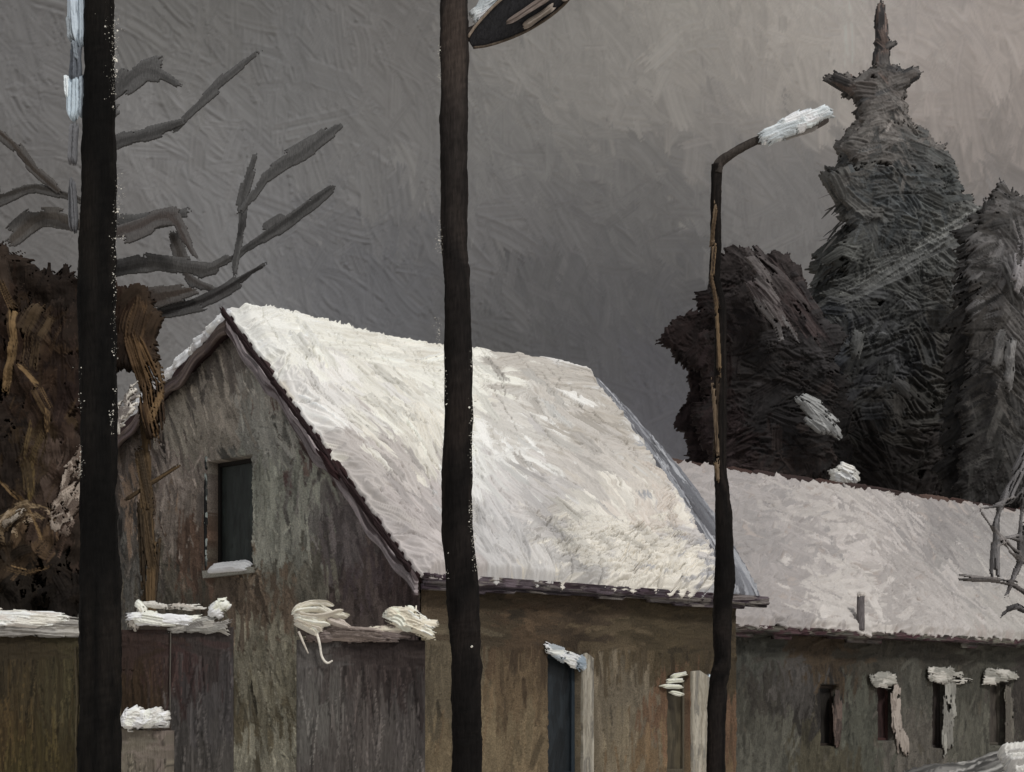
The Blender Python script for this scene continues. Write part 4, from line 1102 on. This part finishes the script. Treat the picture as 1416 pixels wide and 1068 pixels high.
BR_T = [([(1004, 366), (1086, 362), (1118, 420), (1146, 470), (1160, 560), (1170, 686), (994, 690), (976, 640), (952, 592), (960, 545), (970, 512), (944, 478), (948, 460), (976, 436), (996, 402)], 520),
        ([(932, 462), (960, 444), (980, 470), (952, 488)], 14), ([(944, 572), (970, 562), (990, 656), (970, 636)], 14)]
def br_layer(k, dens, detail=True):
    ds = []
    for pl_, n_ in BR_T:
        q = shrink(pl_, 1050, k, 560)
        ds += [fill(q, int(n_ * dens), bdir, 34, (28, 84), (12, 32), bc_, .55), fringe(q, 5, (26, 60), (4, 10), bc_, .1, 26)]
    if detail:
        ds += [fill([(1024, 362), (1078, 356), (1136, 466), (1098, 466)], 36, -56, 7, (30, 90), (4, 12), ctl([(1050, 400, (54, 50, 49)), (1090, 420, (58, 50, 49)), (1110, 450, (42, 38, 38))]), .7, .3),
               fill([(980, 450), (1080, 410), (1140, 650), (1000, 650)], 140, bdir, 30, (16, 50), (2, 6), lambda x, y: bc_(x, y) * RNG.choice([.6, .75, 1.35, 1.6]), .5, .5)]
    return both(*ds)
crown('crown', brown, DB, (890, 320, 1220, 715), [(-1.2, br_layer(.86, .4, False)), (0, br_layer(1.0, .9)), (1.2, br_layer(.76, .8))], M['leaf'], .18, 1.2, 2.8, A((38, 30, 29), KT))
gb_ = at_depth(DB - 1.9)
body('snow_patch', brown, gb_, (1010, 350, 1120, 490), both(fill([(1034, 372), (1052, 364), (1092, 440), (1100, 462), (1070, 466), (1050, 430)], 34, -56, 7, (30, 70), (5, 13), ctl([(1050, 390, (96, 90, 88)), (1070, 450, (110, 107, 106)), (1090, 440, (84, 76, 74)), (1060, 410, (74, 66, 65))], .85, 20), .9, .35)), M['snow'], .12, .0158, 1.2, 8, 0, 3)
body('snow_patch', brown, gb_, (1080, 530, 1190, 620), fill([(1104, 550), (1116, 548), (1150, 572), (1166, 594), (1150, 600), (1124, 590), (1108, 570)], 26, -42, 9, (24, 52), (4, 11), patchc((146, 146, 144)), 1.0, .3), M['snow'], .12, .0158, 1.0, 7, 0, 3)
body('snow_patch', brown, gb_, (1130, 625, 1200, 685), fill([(1150, 644), (1166, 640), (1184, 652), (1180, 664), (1160, 670), (1152, 660)], 20, -25, 14, (16, 34), (6, 13), patchc((222, 219, 211)), 1.0, .2), M['snow'], .14, .0158, 1.0, 7, 0, 3)

# grey tree at the right edge
DG = 39.0
grey = empty('grey_tree', P(1400, HY + EYE / DG * F, DG), 'dark grey tree with drooping boughs cut by the right edge', 'tree', 'trees behind the outbuilding')
mb = MB()
mb.tube([P(1408, HY + EYE / DG * F, DG), P(1408, 700, DG), P(1404, 470, DG), P(1398, 310, DG), P(1395, 280, DG)], [.3, .26, .2, .1, .04], A((38, 36, 35), .45), 10, 8, .05)
mb.build('trunk', M['bark'], grey)
GRY = [(1385,280,(66,62,58)),(1360,320,(62,60,58)),(1400,330,(92,88,86)),(1380,370,(56,54,52)),(1410,400,(100,97,96)),(1350,420,(62,58,54)),(1400,480,(80,76,73)),(1370,470,(56,52,48)),(1390,540,(60,56,52)),
 (1350,540,(40,38,37)),(1410,600,(62,59,55)),(1370,610,(46,44,41)),(1400,660,(52,50,48)),(1340,640,(38,35,33)),(1480,400,(70,68,66)),(1480,600,(56,54,52))]
gc_ = ctl(GRY, .74, 30, .16, .85, .35)
gdir = lambda x, y: 55 if x < 1380 else -62
GR_P = [(1370, 284), (1392, 272), (1466, 334), (1516, 480), (1526, 690), (1312, 690), (1316, 560), (1326, 450), (1328, 385), (1342, 312)]
def gr_layer(k, dens):
    q = shrink(GR_P, 1410, k)
    return both(fill(q, int(420 * dens), gdir, 22, (36, 100), (10, 26), gc_, .55), fringe(q, 5, (28, 70), (4, 10), gc_, .5, 16),
                fill(q, 130, gdir, 16, (20, 80), (2, 6), lambda x, y: gc_(x, y) * RNG.choice([.6, .75, 1.35, 1.6]), .6, .5))
crown('crown', grey, DG, (1280, 220, 1580, 715), [(-1.1, gr_layer(.84, .5)), (0, gr_layer(1., .9)), (1.1, gr_layer(.74, .8))], M['leaf'], .18, 1.3, 2.8, A((56, 54, 52), KT))
for (pl_, an, c) in (([(1398, 404), (1404, 340), (1416, 316), (1424, 340), (1414, 400)], 76, (146, 142, 142)), ([(1388, 470), (1400, 466), (1402, 528), (1392, 532)], 84, (104, 102, 100)), ([(1374, 470), (1384, 468), (1386, 500), (1376, 498)], 80, (90, 88, 86))):
    body('snow_patch', grey, at_depth(DG - 1.75), (1360, 300, 1440, 545), fill(pl_, 16, an, 7, (24, 56), (4, 10), patchc(c), .9, .3), M['snow'], .10, .015, 1.2, 6, 0, 2.5)

# twiggy bush at the right edge, before the outbuilding roof
DT = 24.0
twig = empty('bare_bush', P(1440, HY + EYE / DT * F, DT), 'leafless grey bush with loose twigs at the right edge, before the dull snowy roof', 'bush')
mb = MB()
mb.tube([P(1452, HY + EYE / DT * F, DT), P(1450, 950, DT), P(1446, 820, DT), P(1440, 720, DT), P(1432, 640, DT)], [.06, .05, .04, .03, .015], A((60, 58, 58), .6), 8, 8, .06)
mb.build('stem', M['bark'], twig)
tw = []
for (pts, n_, wd, c) in (([(1440, 590), (1404, 650), (1378, 720), (1376, 790)], 3, 11, (92, 90, 90)), ([(1450, 680), (1416, 760), (1394, 820)], 3, 9, (98, 95, 95)), ([(1446, 836), (1400, 808), (1336, 800)], 3, 9, (90, 86, 84)),
                         ([(1446, 760), (1404, 742), (1372, 752)], 2, 8, (120, 116, 114)), ([(1440, 620), (1416, 690), (1408, 770)], 3, 8, (96, 93, 92)), ([(1444, 862), (1410, 838), (1388, 850)], 3, 8, (66, 64, 64)), ([(1440, 800), (1402, 765), (1356, 710)], 2, 7, (124, 119, 116)), ([(1440, 640), (1400, 690), (1362, 700)], 2, 8, (108, 105, 104))):
    tw.append(sweep(spline(pts, 2), wd * .5, ctl([(0, 0, c), (0, 0, tuple(v * .75 for v in c)), (0, 0, tuple(v * 1.2 for v in c))], .72), n_, .8, 0, .7, .9))
body('twigs', twig, at_depth(DT), (1320, 570, 1480, 890), both(*tw), M['bark'], .10, .0092, 1.0, 6, 0, 2.5)

# bare tree behind the house, its boughs smudged against the sky
DBR = 29.0
bare = empty('bare_tree', P(60, HY + EYE / DBR * F, DBR), 'leafless dark tree behind the gable, its boughs reaching across the grey sky', 'tree')
mb = MB()
mb.tube([P(70, HY + EYE / DBR * F, DBR), P(84, 800, DBR), P(100, 560, DBR), P(120, 430, DBR), P(134, 330, DBR), P(138, 180, DBR), P(136, 60, DBR)], [.3, .27, .22, .18, .12, .07, .02], A((44, 42, 41), .5), 10, 8, .05)
mb.build('trunk', M['bark'], bare)
SKYL = np.array((93., 92., 91.))
BO = [([(120, 436), (190, 438), (250, 426), (305, 405), (356, 372)], [16, 14, 16, 18, 8], (36, 34, 33)),
     ([(330, 352), (368, 326), (410, 298), (454, 264)], [8, 14, 22, 14], (52, 51, 50)),
     ([(325, 365), (334, 310), (336, 275), (350, 225)], [8, 10, 12, 12], (66, 65, 64)),
     ([(340, 285), (375, 240), (420, 212), (464, 178)], [8, 14, 26, 14], (70, 69, 68)),
     ([(135, 210), (170, 196), (205, 188), (248, 172)], [10, 18, 24, 14], (60, 59, 58)), ([(248, 172), (290, 130), (345, 82)], [8, 12, 10], (74, 73, 72)),
     ([(140, 140), (168, 118), (200, 98), (240, 114)], [22, 32, 26, 10], (70, 69, 68)),
     ([(130, 330), (180, 318), (235, 300), (262, 345)], [12, 22, 18, 12], (68, 62, 59)),
     ([(120, 280), (50, 260), (0, 274), (-50, 290)], [8, 14, 22, 12], (48, 45, 42)),
     ([(78, 262), (46, 234), (18, 200), (-20, 170)], [10, 14, 12, 8], (58, 52, 47)),
     ([(240, 330), (252, 360), (262, 385), (300, 405)], [14, 20, 16, 10], (64, 60, 57)),
     ([(150, 300), (200, 308), (250, 298)], [16, 24, 14], (72, 71, 70)), ([(150, 376), (210, 366), (280, 376), (322, 356)], [20, 28, 22, 8], (62, 60, 58)),
     ([(150, 424), (210, 412), (260, 402)], [34, 40, 20], (54, 47, 42)), ([(20, 330), (60, 300), (110, 310)], [26, 34, 22], (70, 65, 60)), ([(130, 300), (140, 380), (150, 440)], [40, 44, 40], (56, 49, 44))]
for pts, wd, c in BO:
    c = np.array(c, float); wd = np.array(wd, float)
    mk = lambda mix: ctl([(0, 0, c * (1 - mix) + SKYL * mix), (0, 0, c * (1 - mix * 1.1) + SKYL * mix * 1.1)], .86, 30, .04)
    ps = spline(pts, 3); ws = np.interp(np.linspace(0, 1, len(ps)), np.linspace(0, 1, len(wd)), wd)
    ws = ws * np.linspace(1, .75, len(ps))
    dr_ = both(sweep(ps, ws * .85, mk(.62), 2, .25, 0, .34, 2.2), sweep(ps, ws * .6, mk(.38), 2, .25, 0, .2, 1.5), sweep(ps, ws * .34, mk(.05), 2, .3, 0, .14, 1.0))
    xs_ = [p[0] for p in pts]; ys_ = [p[1] for p in pts]; mg = wd.max() * 2.4
    body('branch', bare, at_depth(DBR + RNG.uniform(-.3, .3)), (max(-90, min(xs_) - mg), min(ys_) - mg, max(xs_) + mg, max(ys_) + mg), dr_, M['bark'], .02, .0112, 1.1, 4, 0, .35)

# brown thicket left of the gable
DK = 19.4
thick_ = empty('brown_shrub', P(40, HY + EYE / DK * F, DK), 'dense dark brown shrub with curling tan stems above the left fence', 'shrub', 'brown shrubs at the left')
KK = .74
THK = [(10,360,(44,36,30)),(40,400,(34,27,22)),(80,420,(28,22,18)),(20,450,(36,26,20)),(60,470,(48,37,27)),(90,480,(32,24,20)),(10,520,(30,23,19)),(60,540,(38,28,21)),(100,560,(30,22,19)),(20,590,(30,24,20)),
 (50,620,(46,36,25)),(80,620,(44,34,28)),(95,660,(60,50,44)),(20,650,(26,21,18)),(60,680,(52,42,32)),(20,700,(34,27,22)),(80,720,(50,40,34)),(50,750,(70,56,42)),(20,760,(44,35,26)),(90,780,(34,28,23)),(30,810,(26,22,18)),(80,820,(26,22,19)),(-40,600,(30,24,20)),(160,420,(34,24,18)),(190,440,(50,36,25))]
tc_ = ctl(THK, KK, 24, .16)
OCH = lambda *cs: ctl([(0, 0, c) for c in cs], .74, 30, .12)
o1 = OCH((92, 74, 52), (74, 60, 43), (60, 48, 36), (108, 88, 62)); o2 = OCH((66, 54, 40), (54, 44, 34)); o3 = OCH((118, 102, 80), (92, 77, 57), (72, 59, 44), (150, 134, 114))
th_d = [fill([(-80, 400), (10, 380), (40, 440), (75, 420), (108, 430), (112, 850), (-80, 850)], 480, 85, 26, (24, 80), (8, 22), tc_, .5),
        fill([(-60, 370), (108, 420), (110, 840), (-60, 840)], 200, 80, 30, (20, 70), (2, 6), lambda x, y: tc_(x, y) * RNG.choice([.6, .8, 1.4, 1.8]), .6, .5),
        sweep([(4, 392), (20, 430), (24, 480), (14, 540)], 13, o1, 3, .9, .5, .3), sweep([(64, 430), (46, 470), (40, 512)], 20, o2, 4, .7, .5, .4), sweep([(30, 505), (55, 540), (70, 570), (68, 596)], 8, o1, 3, .9, .45, .35),
        sweep([(54, 600), (42, 640), (46, 684)], 17, OCH((86, 72, 46), (68, 56, 38), (52, 43, 32)), 4, .8, .5, .35), sweep([(0, 662), (30, 690), (56, 725), (62, 748)], 4, o1, 3, 1.1, .3, .8), sweep([(16, 788), (40, 794), (72, 786)], 7, o1, 3, .9, .5, .3)]
for k in range(9):
    a0 = RNG.uniform(2.6, 4.0); r = RNG.uniform(12, 44)
    th_d.append(sweep([(42 + r * math.cos(a0 + t), 738 + r * .9 * math.sin(a0 + t)) for t in np.linspace(0, 2.2, 5)], RNG.uniform(4, 9), o3, 1, 1.0, .45, .2))
TH_P = [(-80, 350), (10, 356), (40, 408), (75, 398), (110, 408), (112, 850), (-80, 850)]
fr_ = fringe([(-80, 350), (10, 356), (40, 408), (75, 398), (110, 408)], 4, (36, 90), (4, 11), tc_, -.6, 12)
crown('foliage', thick_, DK, (-110, 300, 160, 890), [(-.5, both(fill(TH_P, 330, 85, 24, (24, 80), (10, 24), tc_, .5), fr_)), (0, both(fill(TH_P, 420, 85, 26, (24, 80), (8, 22), tc_, .5), fr_)), (.5, both(*th_d))], M['leaf'], .10, 1.2, 2.6, A((30, 24, 19), KK))
mb = MB()
for pts in ([(10, 1000), (14, 800), (20, 600), (12, 420), (6, 350)], [(60, 1000), (58, 800), (64, 600), (50, 460), (56, 400)], [(92, 1000), (94, 800), (88, 640), (96, 500), (90, 400)], [(-30, 1000), (-30, 700), (-20, 400)]):
    pts = [(pts[0][0], HY + EYE / DK * F)] + pts
    mb = MB(); mb.tube([P(x, y, DK) for x, y in pts], np.linspace(.03, .008, len(pts)), A((42, 36, 28), .75), 8, 8, .1); mb.build('stem', M['bark'], thick_)
sp_ = lambda c, c2: ctl([(0, 0, c), (0, 0, c2)], .78, 30, .1)
body('snow_patch', thick_, at_depth(DK - .66), (-10, 690, 60, 745), fill([(0, 732), (8, 716), (30, 702), (36, 708), (20, 724)], 14, 35, 14, (14, 26), (4, 8), sp_((160, 152, 140), (110, 100, 88)), .9, .4), M['snow'], .04, .0075, 1.0, 5, 0, 2.5)
body('snow_patch', thick_, at_depth(DK - .62), (58, 590, 125, 770), fill([(112, 600), (116, 680), (100, 730), (76, 750), (70, 720), (92, 650)], 80, 66, 22, (14, 34), (3, 8), sp_((150, 138, 126), (80, 67, 58)), .9, .25), M['snow'], .03, .0075, 1.0, 4, 0, 2.5)

DK2 = 19.9
sh2 = empty('brown_shrub', P(190, HY + EYE / DK2 * F, DK2), 'slender brown shrub with tan twisting stems against the left side of the gable', 'shrub', 'brown shrubs at the left')
s2 = [fringe([(150, 410), (196, 404), (214, 440), (208, 500)], 5, (26, 60), (4, 10), ctl([(170, 420, (34, 26, 21)), (200, 420, (46, 37, 29))], KK), -.4, 16), fill([(150, 402), (196, 400), (214, 440), (208, 500), (198, 520), (176, 500), (150, 520)], 90, 82, 18, (22, 60), (8, 18), ctl([(170, 420, (34, 24, 18)), (200, 420, (46, 37, 29)), (170, 480, (38, 29, 23)), (200, 480, (56, 44, 33)), (160, 500, (30, 24, 20))], KK, 20, .15), .5),
      sweep([(196, 425), (186, 470), (206, 535), (216, 600)], 20, OCH((92, 72, 50), (74, 58, 42), (56, 44, 33), (44, 35, 28)), 5, .8, .45, .3), sweep([(220, 500), (226, 540), (212, 585)], 10, OCH((98, 79, 56), (72, 58, 43)), 3, .9, .5, .3)]
body('foliage', sh2, at_depth(DK2), (120, 380, 260, 640), both(*s2), M['leaf'], .08, .0077, 1.1, 7, .02, 2.6, A((36, 28, 22), KK))
for pts, wd in (([(206, HY + EYE / DK2 * F), (205, 960), (208, 780), (202, 700), (194, 630)], 11), ([(216, HY + EYE / DK2 * F), (215, 960), (212, 780), (206, 690), (200, 590)], 6), ([(178, 690), (210, 668), (246, 646)], 3.5)):
    body('stem', sh2, at_depth(DK2 + .1), (150, 560, 270, HY + EYE / DK2 * F + 10), sweep(pts, wd, OCH((86, 70, 50), (68, 56, 42), (54, 46, 37)), 6, .9, .15, .4, .5), M['bark'], .02, .0077, 1.0, 4, 0, 2.5)
body('snow_patch', sh2, at_depth(DK2 - .3), (140, 500, 220, 620), fill([(158, 596), (160, 560), (186, 528), (196, 536), (180, 570), (164, 600)], 56, 52, 22, (12, 26), (3, 7), sp_((200, 194, 184), (104, 96, 92)), .9, .3), M['snow'], .03, .0077, 1.0, 4, 0, 2.5)

# ------------------------------------------------------------------ ploughed snow bank at the lower right
DN = 15.5
kx = np.linspace(P(1010, 0, DN)[0], P(1416, 0, DN)[0] + 3.2, 260); ky = np.linspace(DN - 1.6, DN + 1.6, 90)
cv = Canvas(kx, ky, A((128, 126, 120), .85))
cv.layer(500, (kx[0], ky[0], kx[-1], ky[-1]), 14, 14, (.4, 1.3), (.06, .2), pal([(94, 92, 88), (78, 77, 74), (112, 110, 106), (64, 63, 60), (140, 137, 132)], 1.02), .03)
cv.layer(200, (kx[0], ky[0], kx[-1], ky[-1]), 18, 10, (.4, 1.2), (.03, .07), pal([(64, 62, 60), (175, 172, 166), (90, 88, 84)], .85), .03, .9)
def bank_fn(X, Y, H):
    px = CX + F * X / DN
    crest = EYE + (HY - np.interp(px, [1010, 1120, 1180, 1290, 1330, 1380, 1416, 1600], [1130, 1112, 1096, 1060, 1060, 1044, 1034, 1028])) / F * DN
    t = np.clip(1 - ((Y - DN) / 1.6) ** 2, 0, 1)
    end = smooth((X - kx[0]) / .4 + .25) * smooth((kx[-1] - X) / .6)
    return np.stack([X, Y, -.03 + (crest + .03) * t ** .8 * end + H * t], -1)
tag(cv.mesh('snow_bank', bank_fn, M['snow']), 'streaky grey ploughed snow bank rising to the lower right corner', 'snow bank')
mb = MB()
for k in range(6):
    mb.dab(P(1376 + 2 * k, 1046 + 5 * k, DN - .75), P(1430 + 4 * k, 1040 + 5 * k, DN - .75), .10, .11, (.1, -.7, .7), A(((208, 206, 200), (190, 188, 184), (220, 218, 212))[k % 3], .85), ends=.25)
tag(mb.build('snow_lump', M['snow']), 'whiter lump of snow lying on the grey snow bank in the lower right corner', 'snow lump')

scene.render.engine = 'CYCLES'
